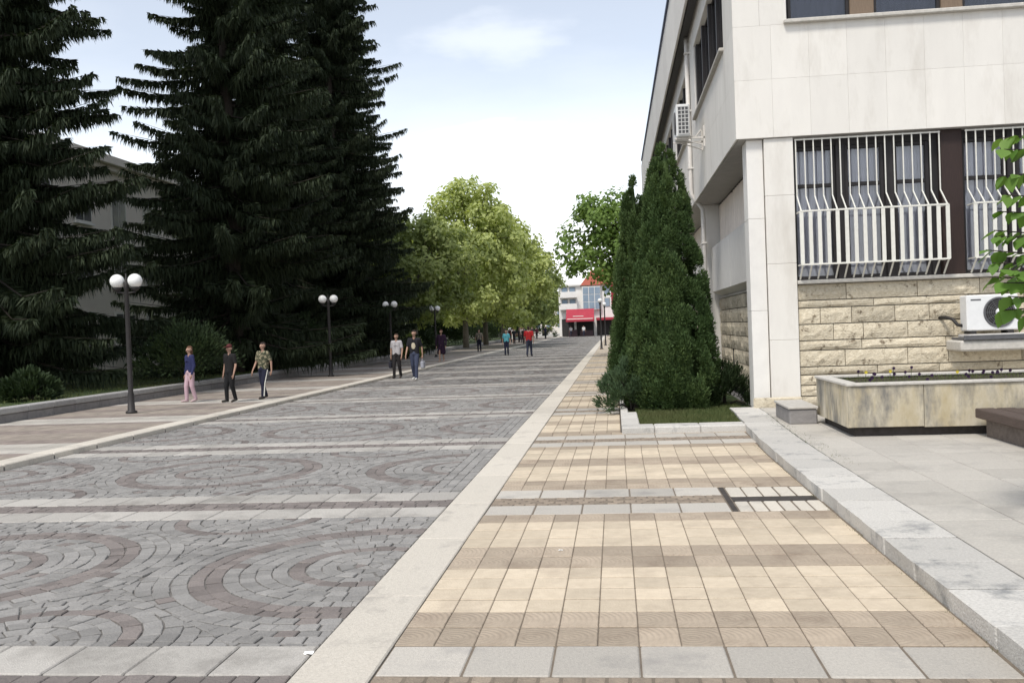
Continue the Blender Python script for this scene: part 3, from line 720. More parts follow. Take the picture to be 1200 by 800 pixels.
MB().box(3.02, 3.44, 28, YE, .05, 2.36).build('plain_wall', 'limestone', bld)
MB().box(3.1, 3.44, 45, 53, 2.36, 5.05).build('plain_wall', 'cladding_pale', bld)
MB().box(3.40, 3.445, YF+.6, 53, 2.4, 5.06).build('room_back', 'room_dark', bld)
# downpipe
PY = 26.75
dp = root('rain_downpipe', (2.63, PY-.15, ZP), 'pale metal rain downpipe running down the side wall of the stone-clad building', 'downpipe')
MB().tube([(2.26, PY, 9.75), (2.26, PY, 5.45), (2.27, PY, 5.30), (2.36, PY, 5.14), (2.50, PY, 4.98), (2.57, PY, 4.86), (2.58, PY, 4.6), (2.58, PY, .10)], .058, 12).build('pipe', 'pipe_paint', dp, smooth=True)
for z in (9.2, 7.6, 6.0): MB().box(2.19, 2.345, PY-.075, PY+.075, z, z+.05, .008).build('bracket', 'pipe_paint', dp)
for z in (1.0, 2.4, 3.9): MB().box(2.51, 2.66, PY-.075, PY+.41, z, z+.05, .008).build('bracket', 'pipe_paint', dp)

# air conditioners
def disc_grille(parent, c, R_, ax):
    m = MB()
    for k in range(7):
        r = R_*(k+1)/7; pts = []
        for i in range(29):
            t = 2*math.pi*i/28; pts.append((c[0]+r*math.cos(t), c[1], c[2]+r*math.sin(t)) if ax == 'x' else (c[0], c[1]+r*math.cos(t), c[2]+r*math.sin(t)))
        m.tube(pts, .005, 5, cap=False)
    for k in range(6):
        t = math.pi*k/6; d = (R_*math.cos(t), R_*math.sin(t))
        m.tube([(c[0]-d[0], c[1], c[2]-d[1]), (c[0]+d[0], c[1], c[2]+d[1])] if ax == 'x' else [(c[0], c[1]-d[0], c[2]-d[1]), (c[0], c[1]+d[0], c[2]+d[1])], .005, 5)
    return m.build('fan_grille', 'ac_grey', parent)
ac = root('air_conditioner', (6.55, 17.3, 1.36), 'white air conditioner unit with round fan on a ledge below the barred window', 'air conditioner')
ax0, ax1 = 6.12, 6.98
body = MB().box(ax0, ax1, 17.16, 17.50, 1.41, 2.03, .02).build('casing', 'ac_white', ac)
m = MB(); pts = []
for i in range(33): t = 2*math.pi*i/32; pts.append((6.66+.25*math.cos(t), 17.155, 1.72+.25*math.sin(t)))
m.tube(pts, .018, 6, cap=False); m.build('fan_ring', 'ac_grey', body)
m = MB().lathe([(.235, 0), (.235, .004)], (0, 0, 0), 32); m.v = [(6.66+x, 17.156-z*.2, 1.72+y) for x, y, z in m.v]; m.build('fan_opening', 'dark_metal', body)
disc_grille(body, (6.66, 17.148, 1.72), .235, 'x')
MB().sphere((6.66, 17.146, 1.72), .07, 16, 8).build('fan_hub', 'ac_white', body)
MB().box(6.19, 6.36, 17.156, 17.161, 1.935, 1.96).build('badge', 'ac_grey', body)
for fx_ in (6.18, 6.80): MB().box(fx_, fx_+.1, 17.18, 17.48, 1.345, 1.415).build('foot', 'dark_metal', ac)
MB().tube([(6.13, 17.4, 1.5), (6.05, 17.42, 1.52), (6.0, 17.5, 1.62), (5.92, 17.62, 1.66), (5.85, 17.78, 1.66)], .03, 8).build('hose', 'dark_metal', ac, smooth=True)
led = root('stone_ledge', (6.8, 17.4, 1.04), 'projecting stone ledge with dark tray under the air conditioner', 'ledge')
MB().box(5.96, 8.1, 17.02, YF+.08, 1.06, 1.25, .03).build('slab', 'planter_rim', led)
MB().box(6.0, 8.0, 16.98, 17.6, 1.255, 1.30, .006).box(6.0, 8.0, 16.98, 17.0, 1.30, 1.335).build('tray', 'ac_grey', led)
MB().box(6.1, 7.9, 17.03, 17.55, 1.302, 1.35, .006).build('support_board', 'pipe_paint', led)
a2 = root('wall_air_conditioner', (2.0, 23.6, 6.2), 'white air conditioner on brackets high on the side wall beside the downpipe', 'air conditioner')
body = MB().box(1.66, 1.99, 23.15, 24.0, 6.24, 7.02, .02).build('casing', 'ac_white', a2)
gm = MB().box(1.70, 1.955, 23.142, 23.149, 6.30, 6.96)
gm.build('coil', 'ac_grey', body)
g2 = MB()
for i in range(4): g2.box(1.70+.085*i-.008, 1.70+.085*i+.008, 23.125, 23.141, 6.30, 6.96)
for j in range(8): g2.box(1.70, 1.955, 23.125, 23.1405, 6.30+.0935*j-.008, 6.30+.0935*j+.008)
g2.build('guard', 'ac_white', body)
m = MB().lathe([(.27, 0), (.27, .004)], (0, 0, 0), 28); m.v = [(1.655-z, 23.5+x, 6.62+y) for x, y, z in m.v]; m.build('fan_opening', 'dark_metal', body)
disc_grille(body, (1.645, 23.5, 6.62), .27, 'y')
for yy in (23.3, 23.85): MB().box(1.62, XO+.005, yy-.02, yy+.02, 6.195, 6.235).box(XO-.03, XO+.003, yy-.02, yy+.02, 6.0, 6.5).tube([(1.8, yy, 6.2), (XO-.01, yy, 6.02)], .016, 6).build('bracket', 'pipe_paint', a2)
MB().tube([(1.85, 24.0, 6.5), (1.9, 24.15, 6.45), (2.2, 24.2, 6.4), (XO+.02, 24.2, 6.6)], .022, 8).build('hose', 'pipe_paint', a2)

# ------------------------------------------------------------------ planter, block and bench
px0, px1, py0, py1 = 3.08, 8.2, 13.0, 15.0
pl = root('stone_planter', (5.0, 14.0, ZP), 'long stained marble planter on a dark plinth with a few small flowers', 'planter')
MB().box(px0+.1, px1-.1, py0+.1, py1-.1, ZP-.01, .25).build('plinth', 'dark_base', pl)
x = px0; Ls = [.98, 1.55, 1.2, 1.4]
for i, L_ in enumerate(Ls):
    L_ = min(L_, px1-x); m = MB().box(x+.003, x+L_-.003, py0, py0+.05, .235+(.012 if i == 0 else 0), .80, .004)
    m.build('face_panel', 'planter_marble', pl, origin=(x+L_/2, py0, .5)); x += L_
y = py0+.052
for L_ in (.95, .98): MB().box(px0, px0+.05, y, y+L_-.003, .24, .80, .004).build('face_panel', 'planter_marble', pl, origin=(px0, y+L_/2, .5)); y += L_
MB().box(px0+.052, px1, py1-.05, py1-.001, .24, .8).box(px1-.05, px1, py0+.052, py1-.052, .24, .8).build('back_panel', 'planter_marble', pl)
MB().box(px0-.02, px1, py0-.025, py0+.16, .803, .842, .008).build('rim', 'planter_rim', pl)
MB().box(px0-.02, px0+.16, py0+.163, py1+.02, .803, .842, .008).build('rim', 'planter_rim', pl)
MB().box(px0+.163, px1, py1-.16, py1+.02, .803, .842, .008).build('rim', 'planter_rim', pl)
MB().box(px0+.06, px1-.06, py0+.06, py1-.06, .3, .785).build('soil', 'soil', pl)
blk = root('stone_block_step', (2.95, 15.2, ZP), 'small rough stone block with a slab cap between planter and corner pier', 'stone block')
MB().box(2.62, 3.04, 14.75, 16.0, ZP-.01, .35, .02).build('block', 'wall_block', blk)
MB().box(2.60, 3.05, 14.73, 16.02, .352, .39, .008).build('cap', 'planter_rim', blk)
bn = root('wooden_bench', (5.2, 11.0, ZP), 'low bench of dark weathered planks on a rough stone base', 'bench')
MB().box(4.76, 5.9, 7.6, 12.8, ZP-.01, .36, .02).build('base', 'bench_stone', bn)
for i in range(5): piece_box('plank', 'bench_wood', bn, 4.66+.26*i, 4.66+.26*i+.235, 7.5, 12.88, .35, .475, .012, .002)

# ------------------------------------------------------------------ vegetation
def unit(v): return v/np.maximum(np.linalg.norm(v, axis=-1, keepdims=True), 1e-9)
def blades(base, direc, side, length, width, kite=.45):
    """kite-shaped leaf quads: base points, unit direction, unit side vector"""
    l = length[:, None]; w = width[:, None]
    mid = base+direc*l*kite
    return np.stack([base, mid+side*w/2, base+direc*l, mid-side*w/2], 1)
def rand_dir(n): return unit(rng.normal(size=(n, 3)))
def spruce_data(Hh, Rb, zlow, seed, dens=1.0):
    global rng
    rng = np.random.default_rng(seed); P = []; W = MB()
    W.tube([(0, 0, -.3), (0, 0, Hh*.3), (.05, 0, Hh*.7), (0, 0, Hh)], [.30, .24, .11, .02], 8)
    z = zlow
    while z < Hh-.3:
        f = 1-z/Hh; nb = rng.integers(5, 8)
        for b in range(nb):
            az = rng.uniform(0, 6.283); Lb = (Rb*(f**.72)*rng.uniform(.48, 1.10)+.25)
            if rng.random() < .06: Lb *= 1.15
            ca, sa = math.cos(az), math.sin(az); n = max(5, int(Lb*11*dens)); t = np.linspace(.10, 1, n)+rng.uniform(-.02, .02, n)
            droop = rng.uniform(.30, .55); lift = rng.uniform(.22, .42); z0 = z+rng.uniform(-.15, .15)
            rr = Lb*t*.98; zz = z0+Lb*(-droop*t+lift*t*t*1.05)
            pts = np.stack([rr*ca, rr*sa, zz], 1)
            W.tube([(0, 0, z0), tuple(pts[n//2]), tuple(pts[-1])], [.04*f+.015, .012*f+.008, .004], 3, cap=False)
            rad_d = np.array([ca, sa, 0.]); lat = np.array([-sa, ca, 0.])
            # hanging curtains of twigs
            for rep in range(5):
                off = rng.uniform(-.09, .09, (n, 1))*lat+rng.uniform(-.07, .07, (n, 1))*rad_d
                d = unit(np.array([0, 0, -1.])+rng.normal(size=(n, 3))*.20+rad_d*.12)
                ln = rng.uniform(.25, .85, n)*(.6+.5*f)*(1.2-.65*t)
                sd = unit(np.cross(d, rand_dir(n))); P.append(blades(pts+off, d, sd, ln, rng.uniform(.03, .078, n), .3))
            # side twigs lying along the branch
            for sgn in (-1, 1):
                for rep in range(4):
                    d = unit(sgn*lat*rng.uniform(.5, 1.1, (n, 1))+rad_d*rng.uniform(.5, 1.2, (n, 1))+np.array([0, 0, 1.])*rng.uniform(-.45, .12, (n, 1)))
                    ln = rng.uniform(.25, .62, n)*(1.25-.75*t)*(.6+.5*f); sd = unit(np.cross(d, np.array([0, 0, 1.])+rng.normal(size=(n, 3))*.5))
                    P.append(blades(pts, d, sd, ln, rng.uniform(.05, .11, n), .35))
                    tip = pts+d*ln[:, None]*.6; d2 = unit(np.array([0, 0, -1.])+.35*d+rng.normal(size=(n, 3))*.2)
                    P.append(blades(tip, d2, unit(np.cross(d2, rand_dir(n))), rng.uniform(.2, .6, n)*(1.2-.7*t), rng.uniform(.03, .078, n), .3))
        z += rng.uniform(.22, .36)*(1.0+.2*(1-f))
    P = np.concatenate(P); return P, rng.random(len(P)), W
spr = [spruce_data(28, 5.0, 1.0, 21, .9), spruce_data(27, 4.7, .8, 22, .9)]
spruce_meshes = []
for P, r, W in spr:
    o = quads_mesh('crown', P, r, 'spruce_needles', None); w = W.build('trunk', 'bark', None); spruce_meshes.append((o.data, w.data)); bpy.data.objects.remove(o); bpy.data.objects.remove(w)
ZG = .36      # lawn level behind the retaining wall
def place_spruce(i, x, y, sc, rz, label):
    t = root('spruce_tree', (x, y, ZG-.05), label, 'tree', 'tall spruces behind the low wall', rz); t.scale = (sc, sc, sc)
    link_mesh('trunk', spruce_meshes[i][1], None, t); link_mesh('crown', spruce_meshes[i][0], None, t); return t
place_spruce(0, -18.7, 26.5, .98, 1.0, 'very dark spruce nearest the road lamp, its trunk bare near the low wall')
place_spruce(1, -15.2, 36.5, 1.08, 2.2, 'tall spruce with drooping branch curtains behind the three walkers')
place_spruce(0, -15.0, 50.0, 1.06, 4.1, 'broad spruce standing behind the second lamp post')
place_spruce(1, -16.8, 58.5, 1.0, 5.3, 'slim-topped spruce at the end of the row, next to the light green trees')
place_spruce(0, -16.6, 45.5, .93, 3.1, 'spruce behind the row, half hidden by the branches in front')

def broadleaf(name, loc, Hh, crown_c, crown_r, ncl, nleaf, lsize, mat, barkmat, label, group, seed, trunk_r=.22, cl_r=(.7, 1.3), lean=(0, 0), shell=.35, fork=.3):
    global rng
    rng = np.random.default_rng(seed); R = random.Random(seed)
    t = root(name, loc, label, 'tree', group); L0 = np.array(loc); C = np.array(crown_c)+L0; RR = np.array(crown_r)
    d = rand_dir(ncl); az_ = np.arctan2(d[:, 1], d[:, 0]); pz = rng.uniform(0, 6.28, 3); lob = 1+.16*np.sin(3*az_+pz[0])*np.cos(3*d[:, 2]+pz[1])+.12*np.sin(5*az_+pz[2]+4*d[:, 2]); d[:, :2] *= (1-.32*np.clip(d[:, 2:3], 0, 1)); d = d*lob[:, None]; q = (shell+(1-shell)*rng.random(ncl))**(1/2.2); cc = C+d*RR*q[:, None]
    cc += rng.normal(size=cc.shape)*.25
    W = MB(); top = Vector((loc[0]+lean[0], loc[1]+lean[1], loc[2]+Hh*fork))
    W.tube([(loc[0], loc[1], loc[2]-.15), (loc[0]+lean[0]*.4, loc[1]+lean[1]*.4, loc[2]+Hh*fork*.5), top], [trunk_r*1.25, trunk_r, trunk_r*.85], 10)
    mains = []
    for k in range(6):
        c = cc[R.randrange(ncl)]; e = Vector(top).lerp(Vector(c), .62); m = Vector(top).lerp(e, .5)+Vector((R.uniform(-.3, .3), R.uniform(-.3, .3), .45)); W.tube([top, m, e], [trunk_r*.62, trunk_r*.42, trunk_r*.2], 6); mains.append((m, e))
    for c in cc[:: max(1, ncl//45)]:
        m, e = min(mains, key=lambda q_: (q_[1]-Vector(c)).length); s = e if R.random() < .6 else m; h = s.lerp(Vector(c), .5)+Vector((0, 0, .2))
        W.tube([s, h, tuple(c)], [trunk_r*.2, trunk_r*.12, .02], 4, cap=False)
    W.build('trunk', barkmat, t, smooth=True)
    n = ncl*nleaf; rad_ = rng.uniform(*cl_r, ncl); bp = np.repeat(cc, nleaf, 0); off = rand_dir(n)*(rng.random(n)**.45)[:, None]*np.repeat(rad_, nleaf)[:, None]*np.array([1, 1, .72])
    b = bp+off; out_ = unit(off+.6*(bp-C)/np.linalg.norm(RR)); nrm = unit(out_*.75+np.array([0, 0, .45])+rand_dir(n)*.65); dr = unit(np.cross(nrm, rand_dir(n))+np.array([0, 0, -.25]))
    sd = unit(np.cross(dr, nrm))
    P = blades(b, dr, sd, rng.uniform(.7, 1.3, n)*lsize, rng.uniform(.6, 1.0, n)*lsize*.85, .45)
    ro = np.clip(np.repeat(rng.random(ncl), nleaf)*.45+rng.random(n)*.55, 0, .999)
    quads_mesh('crown', P, ro, mat, t); return t
G1 = 'broadleaf trees lining the far side of the street'
broadleaf('plane_tree', (-14.2, 66, ZG), 10, (0, 0, 5.8), (3.8, 4.0, 3.9), 150, 90, .34, 'plane_leaf_dark', 'bark_plane', 'darker broadleaf tree beside the last spruce', G1, 31)
broadleaf('plane_tree', (-12.6, 79, ZG), 14.5, (.6, 0, 7.9), (4.9, 4.6, 5.8), 230, 95, .36, 'plane_leaf', 'bark_plane', 'tallest bright yellow-green street tree with a pointed top', G1, 32)
broadleaf('plane_tree', (-12.4, 90, ZG), 14, (1.4, 0, 7.2), (4.8, 4.6, 5.6), 210, 90, .38, 'plane_leaf', 'bark_plane', 'bright yellow-green street tree reaching out over the pavement', G1, 33)
broadleaf('plane_tree', (-12.6, 106, ZG), 13, (1.0, 0, 7.2), (4.6, 4.6, 5.4), 150, 80, .42, 'plane_leaf_dark', 'bark_plane', 'mid green street tree behind the bright yellow-green ones', G1, 34)
broadleaf('plane_tree', (-12.6, 126, ZG), 12.5, (1.0, 0, 6.8), (4.6, 4.6, 5.2), 130, 70, .46, 'plane_leaf_dark', 'bark_plane', 'last dark green tree of the street row by the white building', G1, 35)
broadleaf('plane_tree', (-19.5, 84, ZG), 13, (0, 0, 6.4), (4.6, 4.6, 4.6), 140, 70, .40, 'plane_leaf_dark', 'bark_plane', 'broadleaf tree standing behind the street row', G1, 36)
broadleaf('plane_tree', (-21, 100, ZG), 13, (0, 0, 7.4), (5.6, 4.6, 5.6), 130, 60, .48, 'plane_leaf_dark', 'bark_plane', 'distant broadleaf tree deep in the park', G1, 37)
broadleaf('shade_tree', (1.6, 52, 0), 9.6, (-1.5, 0, 6.5), (3.2, 3.0, 2.4), 85, 95, .26, 'acacia_leaf', 'bark', 'green shade tree behind the thujas leaning out over the pavement', None, 41, .18, (.55, .95), (-.3, 0), .2, .42)
broadleaf('shade_tree', (7.5, 100, 0), 11, (0, 0, 7), (5, 5, 4.5), 90, 70, .45, 'acacia_leaf', 'bark', 'leafy tree beyond the civic building', None, 43)

def conic(name, loc, Hh, Rb, n, mat, label, cat, group, seed, leaf=.11, power=.75, belly=.16):
    """dense columnar conifer of upright sprays over a lumpy core"""
    global rng
    rng = np.random.default_rng(seed); t = root(name, loc, label, cat, group); L0 = Vector(loc); ph = rng.uniform(0, 6.28, 8)
    def prof(u):
        b = np.clip((u/.10), 0, 1)**.5; return Rb*(np.clip(1-u, 0, 1)**power)*(.75+.25*b)
    def lump(u, a):
        return 1+.08*np.sin(3*a+ph[0]+7*u)+.10*np.sin(7*a+ph[1]-9*u)+.10*np.sin(13*a+ph[2]+21*u)+.08*np.sin(8*a+ph[3]+47*u)+.06*np.sin(19*a+ph[4]-61*u)
    cu, ca = np.linspace(0, .985, 26), np.linspace(0, 2*math.pi, 25)[:-1]; vs = []; fs = []
    for i, u in enumerate(cu):
        for a in ca:
            r = float(prof(np.array(u))*(1+.45*(lump(u, a)-1)))*.68*(1-.45*u); vs.append((loc[0]+r*math.cos(a), loc[1]+r*math.sin(a), loc[2]+.12+u*Hh*.97))
    for i in range(25):
        for k in range(24): fs.append((i*24+k, i*24+(k+1) % 24, (i+1)*24+(k+1) % 24, (i+1)*24+k))
    MB().tube([(loc[0], loc[1], loc[2]-.1), (loc[0], loc[1], loc[2]+Hh*.5)], [.09, .03], 7).build('trunk', 'bark', t)
    m = MB().add(vs, fs, .3); core = m.build('inner_foliage', mat, t, smooth=True)
    # pillows of upright sprays: light tops and dark gaps between them
    npil = int(Rb*Hh*150); pu = 1-(rng.random(npil)**.60)*.995; pa = rng.uniform(0, 6.283, npil); pr = prof(pu)*(1+.45*(lump(pu, pa)-1))*rng.uniform(.84, 1.0, npil)
    pc = np.stack([pr*np.cos(pa), pr*np.sin(pa), .06+pu*Hh*.985], 1)+np.array(loc); prd = np.stack([np.cos(pa), np.sin(pa), 0*pa], 1); psz = rng.uniform(.07, .19, npil)*(.55+.45*(1-pu))
    k = max(8, n//npil); bp = np.repeat(pc, k, 0); rd = np.repeat(prd, k, 0); sz = np.repeat(psz, k)[:, None]; nn = len(bp)
    dd = unit(rand_dir(nn)+rd*.75+np.array([0, 0, .25])); b = bp+dd*sz*np.array([1, 1, 1.9])*rng.uniform(.55, 1.05, (nn, 1))
    ax = unit(dd*.75+np.array([0, 0, .75])+rng.normal(size=(nn, 3))*.35); sd = unit(np.cross(ax, unit(dd+rand_dir(nn)*.7)))
    P = blades(b, ax, sd, rng.uniform(.6, 1.3, nn)*leaf, rng.uniform(.22, .5, nn)*leaf, .55)
    P[:, :, 2] = np.maximum(P[:, :, 2], loc[2]+.02)
    ro = np.clip(np.repeat(rng.random(npil), k)*.5+rng.random(nn)*.5, 0, .999)
    quads_mesh('crown', P, ro, mat, t); return t
GT = 'columnar thujas in the bed beside the building'
conic('thuja_tree', (1.10, 18.9, .0), 5.22, .90, 170000, 'thuja_leaf', 'tallest dense green thuja rising from the grass patch beside the white pier', 'tree', GT, 51, .066, .60)
conic('thuja_tree', (.50, 21.0, .0), 4.95, .56, 100000, 'thuja_leaf', 'slender thuja close behind the tallest one, on the pavement side', 'tree', GT, 52, .066, .58)
conic('thuja_tree', (.95, 24.6, .0), 5.0, .80, 20000, 'thuja_leaf', 'third thuja of the bed, hidden by the two in front', 'tree', GT, 53, .13, .6)

def bush(name, loc, rr, ncl, nleaf, ls, mat, label, cat, group, seed, slim=.5, up=.3):
    global rng
    rng = np.random.default_rng(seed); t = root(name, loc, label, cat, group); C = np.array(loc)+np.array([0, 0, rr[2]*.45])
    d = rand_dir(ncl); d[:, 2] = np.abs(d[:, 2])*1.1-.35; cc = C+d*np.array(rr)*(rng.random((ncl, 1))**.4)
    W = MB()
    for k in range(7):
        c = cc[rng.integers(ncl)]; W.tube([tuple(np.array(loc)+rng.normal(size=3)*[.06, .06, 0]), tuple((np.array(loc)+c)/2+[0, 0, .1]), tuple(c)], [.03, .018, .006], 5)
    W.build('stems', 'bark', t)
    n = ncl*nleaf; bp = np.repeat(cc, nleaf, 0); off = rand_dir(n)*rng.uniform(.05, .32, (n, 1))*max(rr)*.55
    ax = unit(off+(bp-C)*.5+rand_dir(n)*.25+np.array([0, 0, up])); P = blades(bp+off, ax, unit(np.cross(ax, rand_dir(n))), rng.uniform(.6, 1.3, n)*ls, rng.uniform(.5, 1, n)*ls*slim, .45)
    P[:, :, 2] = np.maximum(P[:, :, 2], loc[2]+.01)
    quads_mesh('foliage', P, np.clip(np.repeat(rng.random(ncl), nleaf)*.5+rng.random(n)*.5, 0, .999), mat, t); return t
bush('juniper_bush', (.30, 18.8, .0), (.66, .7, .85), 60, 130, .10, 'juniper_leaf', 'bluish spreading juniper overhanging the pavement at the foot of the thujas', 'bush', None, 61, .3)
bush('juniper_bush', (2.12, 19.2, .0), (.62, .8, .72), 55, 120, .10, 'bush_leaf', 'dark low juniper between the tallest thuja and the white corner pier', 'bush', None, 62, .3)
# foliage along the low wall
GB = 'shrubs behind the low wall'
for i, (x, y, r, lab) in enumerate([(-13.7, 29.0, (1.3, 2.4, 1.5), 'dark shrub hanging over the low wall behind the three walkers'), (-14.9, 22.5, (.6, 1.0, .55), 'rounded dark shrub on the lawn beside the two-globe lamp'),
        (-14.4, 41.0, (1.4, 2.0, 2.0), 'shrub behind the low wall near the second lamp post'), (-14.6, 49.0, (1.6, 2.2, 2.2), 'tall shrub below the broad spruce'),
        (-13.2, 58.5, (1.0, 1.4, 1.3), 'light green rounded bush at the pavement edge beside the fourth lamp'), (-15.6, 61.0, (1.8, 2.0, 2.0), 'dark shrub below the slim-topped spruce'), (-15.5, 71.0, (2, 3, 2.0), 'dark undergrowth shrub below the darker broadleaf tree'),
        (-15.5, 84, (2, 3.5, 1.8), 'undergrowth shrub below the bright yellow-green trees'), (-15.5, 98, (2, 4, 1.8), 'undergrowth shrub behind the far strollers'), (-15.5, 116, (2, 5, 1.8), 'farthest undergrowth shrub of the park edge'), (-16.5, 34, (1.3, 1.5, 1.5), 'dark shrub under the drooping spruce')]):
    bush('park_bush', (x, y, ZG if x < -13.45 else ZL), r, 70, 90, .2 if y > 45 else .15, 'plane_leaf_dark' if i == 4 else 'bush_leaf', lab, 'bush', GB, 70+i, .5)

# bed with grass at the foot of the thujas
bed = tag(MB().add([(.07, 15.5, .03), (2.06, 15.5, .03), (2.62, 18.6, .03), (2.62, 27, .03), (3.0, 27, .03), (3.0, 56, .03), (.07, 56, .03)], [(0, 1, 2, 3, 4, 5, 6)]).build('planting_bed', 'lawn'), kind='structure')
x = .06
for L_ in (.52, .72, .71): piece_box('kerb_stone', 'kerb_granite', bed, x+.003, x+L_-.003, 15.02, 15.50, -.06, .105, .015); x += L_
y = 15.505
while y < 50: L_ = 1.1; piece_box('kerb_stone', 'kerb_granite', bed, .06, .36 if y < 17 else .2, y+.003, y+L_-.003, -.06, .10, .015); y += L_
def grass(name, x0, x1, y0, y1, z, n, h, keep=None, parent=None, mat='grass_blade'):
    global rng
    rng = np.random.default_rng(n); b = np.stack([rng.uniform(x0, x1, n), rng.uniform(y0, y1, n), np.full(n, z)], 1)
    if keep is not None: b = b[keep(b)]
    m = len(b); ax = unit(np.array([0, 0, 1.])+rng.normal(size=(m, 3))*.35); P = blades(b, ax, unit(np.cross(ax, rand_dir(m))), rng.uniform(.5, 1.3, m)*h, np.full(m, h*.14), .35)
    o = quads_mesh(name, P, rng.random(m), mat, parent); tag(o, 'short green grass', 'grass', kind='stuff'); return o
g = grass('bed_grass', .36, 2.35, 15.5, 19.5, .025, 26000, .085, lambda b: b[:, 0] < 2.02+.18*(b[:, 1]-15.5)); g['label'] = 'short green grass in the bed at the foot of the thujas'

# a small tree on the plaza, its leaves reaching into view past the planter
fx, fy = 4.15, 7.3
ft = root('young_tree', (fx, fy, ZP), 'leafy young tree on the plaza with large bright green leaves beside the planter', 'tree')
W = MB().tube([(fx, fy, ZP-.05), (fx+.03, fy, 1.0), (fx-.02, fy+.05, 1.9), (fx-.1, fy+.05, 3.0), (fx-.15, fy+.1, 3.9)], [.05, .043, .035, .022, .008], 8)
lm = []
def leaf_mesh(s):
    vs = [(0, 0, 0), (.16*s, -.30*s, .02*s), (.42*s, -.40*s, .0), (.75*s, -.24*s, -.04*s), (1.05*s, 0, -.12*s), (.75*s, .24*s, -.04*s), (.42*s, .40*s, .0), (.16*s, .30*s, .02*s), (.42*s, 0, -.055*s), (.75*s, 0, -.08*s)]
    fs = [(0, 1, 8), (1, 2, 8), (2, 3, 9, 8), (3, 4, 9), (4, 5, 9), (5, 6, 8, 9), (6, 7, 8), (7, 0, 8)]
    m = MB().add(vs, fs); o = m.build('leaf', 'branch_leaf', None, smooth=True); me = o.data; bpy.data.objects.remove(o); return me
lmeshes = [leaf_mesh(s) for s in (.095, .12, .14)]
R = random.Random(5); twigs = []
def twig(a, b, r0):
    a, b = Vector(a), Vector(b); m = a.lerp(b, .5)+Vector((0, 0, .08)); W.tube([a, m, b], [r0, r0*.65, .004], 5); twigs.append((a, m, b))
for k in range(26):
    h = R.uniform(1.55, 3.75); az = R.uniform(0, 6.28); L_ = R.uniform(.55, 1.25)*(1.15-.22*abs(h-2.4)); s = Vector((fx-.06, fy+.04, h)); twig(s, s+Vector((math.cos(az)*L_, math.sin(az)*L_, R.uniform(-.05, .35))), .013)
for (hx, hy, hz) in [(a-.20, b, c) for (a, b, c) in ((3.14, 7.4, 2.95), (3.10, 7.3, 2.6), (3.0, 7.3, 2.1), (3.05, 7.25, 1.95), (3.1, 7.4, 1.75), (3.05, 7.4, 2.35), (3.10, 7.4, 2.75), (3.04, 7.35, 2.30), (3.02, 7.2, 2.05), (3.15, 7.5, 3.05), (3.08, 7.25, 1.85), (2.95, 7.3, 2.2), (3.2, 7.3, 1.7), (3.12, 7.5, 2.5), (3.18, 7.1, 2.15), (3.1, 7.6, 2.0))]:
    twig((fx-.06, fy+.04, hz-.1-R.random()*.25), (hx, hy, hz), .014)
W.build('trunk', 'bark', ft, smooth=True)
nl = 0
for ti, (a, m, b) in enumerate(twigs):
    cnt = 2 if ti < 26 else 14
    for i in range(cnt):
        if nl >= 300: break
        t = (.25 if ti < 26 else .52)+(.78 if ti < 26 else .5)*(i+R.random()*.5)/cnt; p = a.lerp(m, t*2) if t < .5 else m.lerp(b, min(1, t*2-1)); nl += 1
        o = link_mesh('leaf', lmeshes[R.randrange(3)], None, ft, p); d = (b-a).normalized(); az = math.atan2(d.y, d.x)+R.choice((-1, 1))*R.uniform(.3, 1.5)
        o.rotation_euler = (R.uniform(-.5, .5), R.uniform(.15, 1.15), az)
LP = []; rng = np.random.default_rng(77)      # the rest of the young tree's leaves, beyond the 300 that show
for (a, m, b) in twigs[:26]:
    for i in range(13):
        t = .2+.82*rng.random(); q = a.lerp(m, t*2) if t < .5 else m.lerp(b, min(1, t*2-1)); LP.append(tuple(q))
LP = np.array(LP); nn_ = len(LP); nr = unit(np.array([0, 0, 1.])+rand_dir(nn_)*.6); dr_ = unit(np.cross(nr, rand_dir(nn_))+np.array([0, 0, -.3]))
tag(quads_mesh('further_leaves', blades(LP, dr_, unit(np.cross(dr_, nr)), rng.uniform(.09, .15, nn_), rng.uniform(.07, .11, nn_), .42), rng.random(nn_), 'branch_leaf', ft), kind='stuff')
# planter flowers
R = random.Random(9)
for i in range(34):
    x = px0+.25+R.random()**.7*2.6; y = py0+.25+R.random()*1.3; h = R.uniform(.05, .16); col = 'flower_yellow' if R.random() < .12 else 'flower_dark'
    if i < 3: x = px0+.5+.3*i
    fl_ = root('pansy_flower', (x, y, .785), 'small yellow flower growing in the marble planter' if col == 'flower_yellow' else 'small dark purple flower growing in the marble planter', 'flower', 'yellow flowers in the planter' if col == 'flower_yellow' else 'dark flowers in the planter')
    MB().tube([(x, y, .77), (x+.01, y, .785+h)], .004, 4).build('stem', 'grass_blade', fl_)
    m = MB()
    for k in range(5):
        a = 6.283*k/5; c = Vector((x+.01, y-.005, .79+h)); d1 = Vector((math.cos(a), -.25, math.sin(a)))*.022; d2 = Vector((-math.sin(a), 0, math.cos(a)))*.014
        m.add([c, c+d1*.6+d2, c+d1*1.2, c+d1*.6-d2], [(0, 1, 2, 3)])
    m.build('petals', col, fl_)
g = grass('planter_greens', px0+.1, px0+3.4, py0+.15, py1-.15, .78, 2600, .05); g['label'] = 'sparse low greenery on the planter soil'; g['category'] = 'greenery'
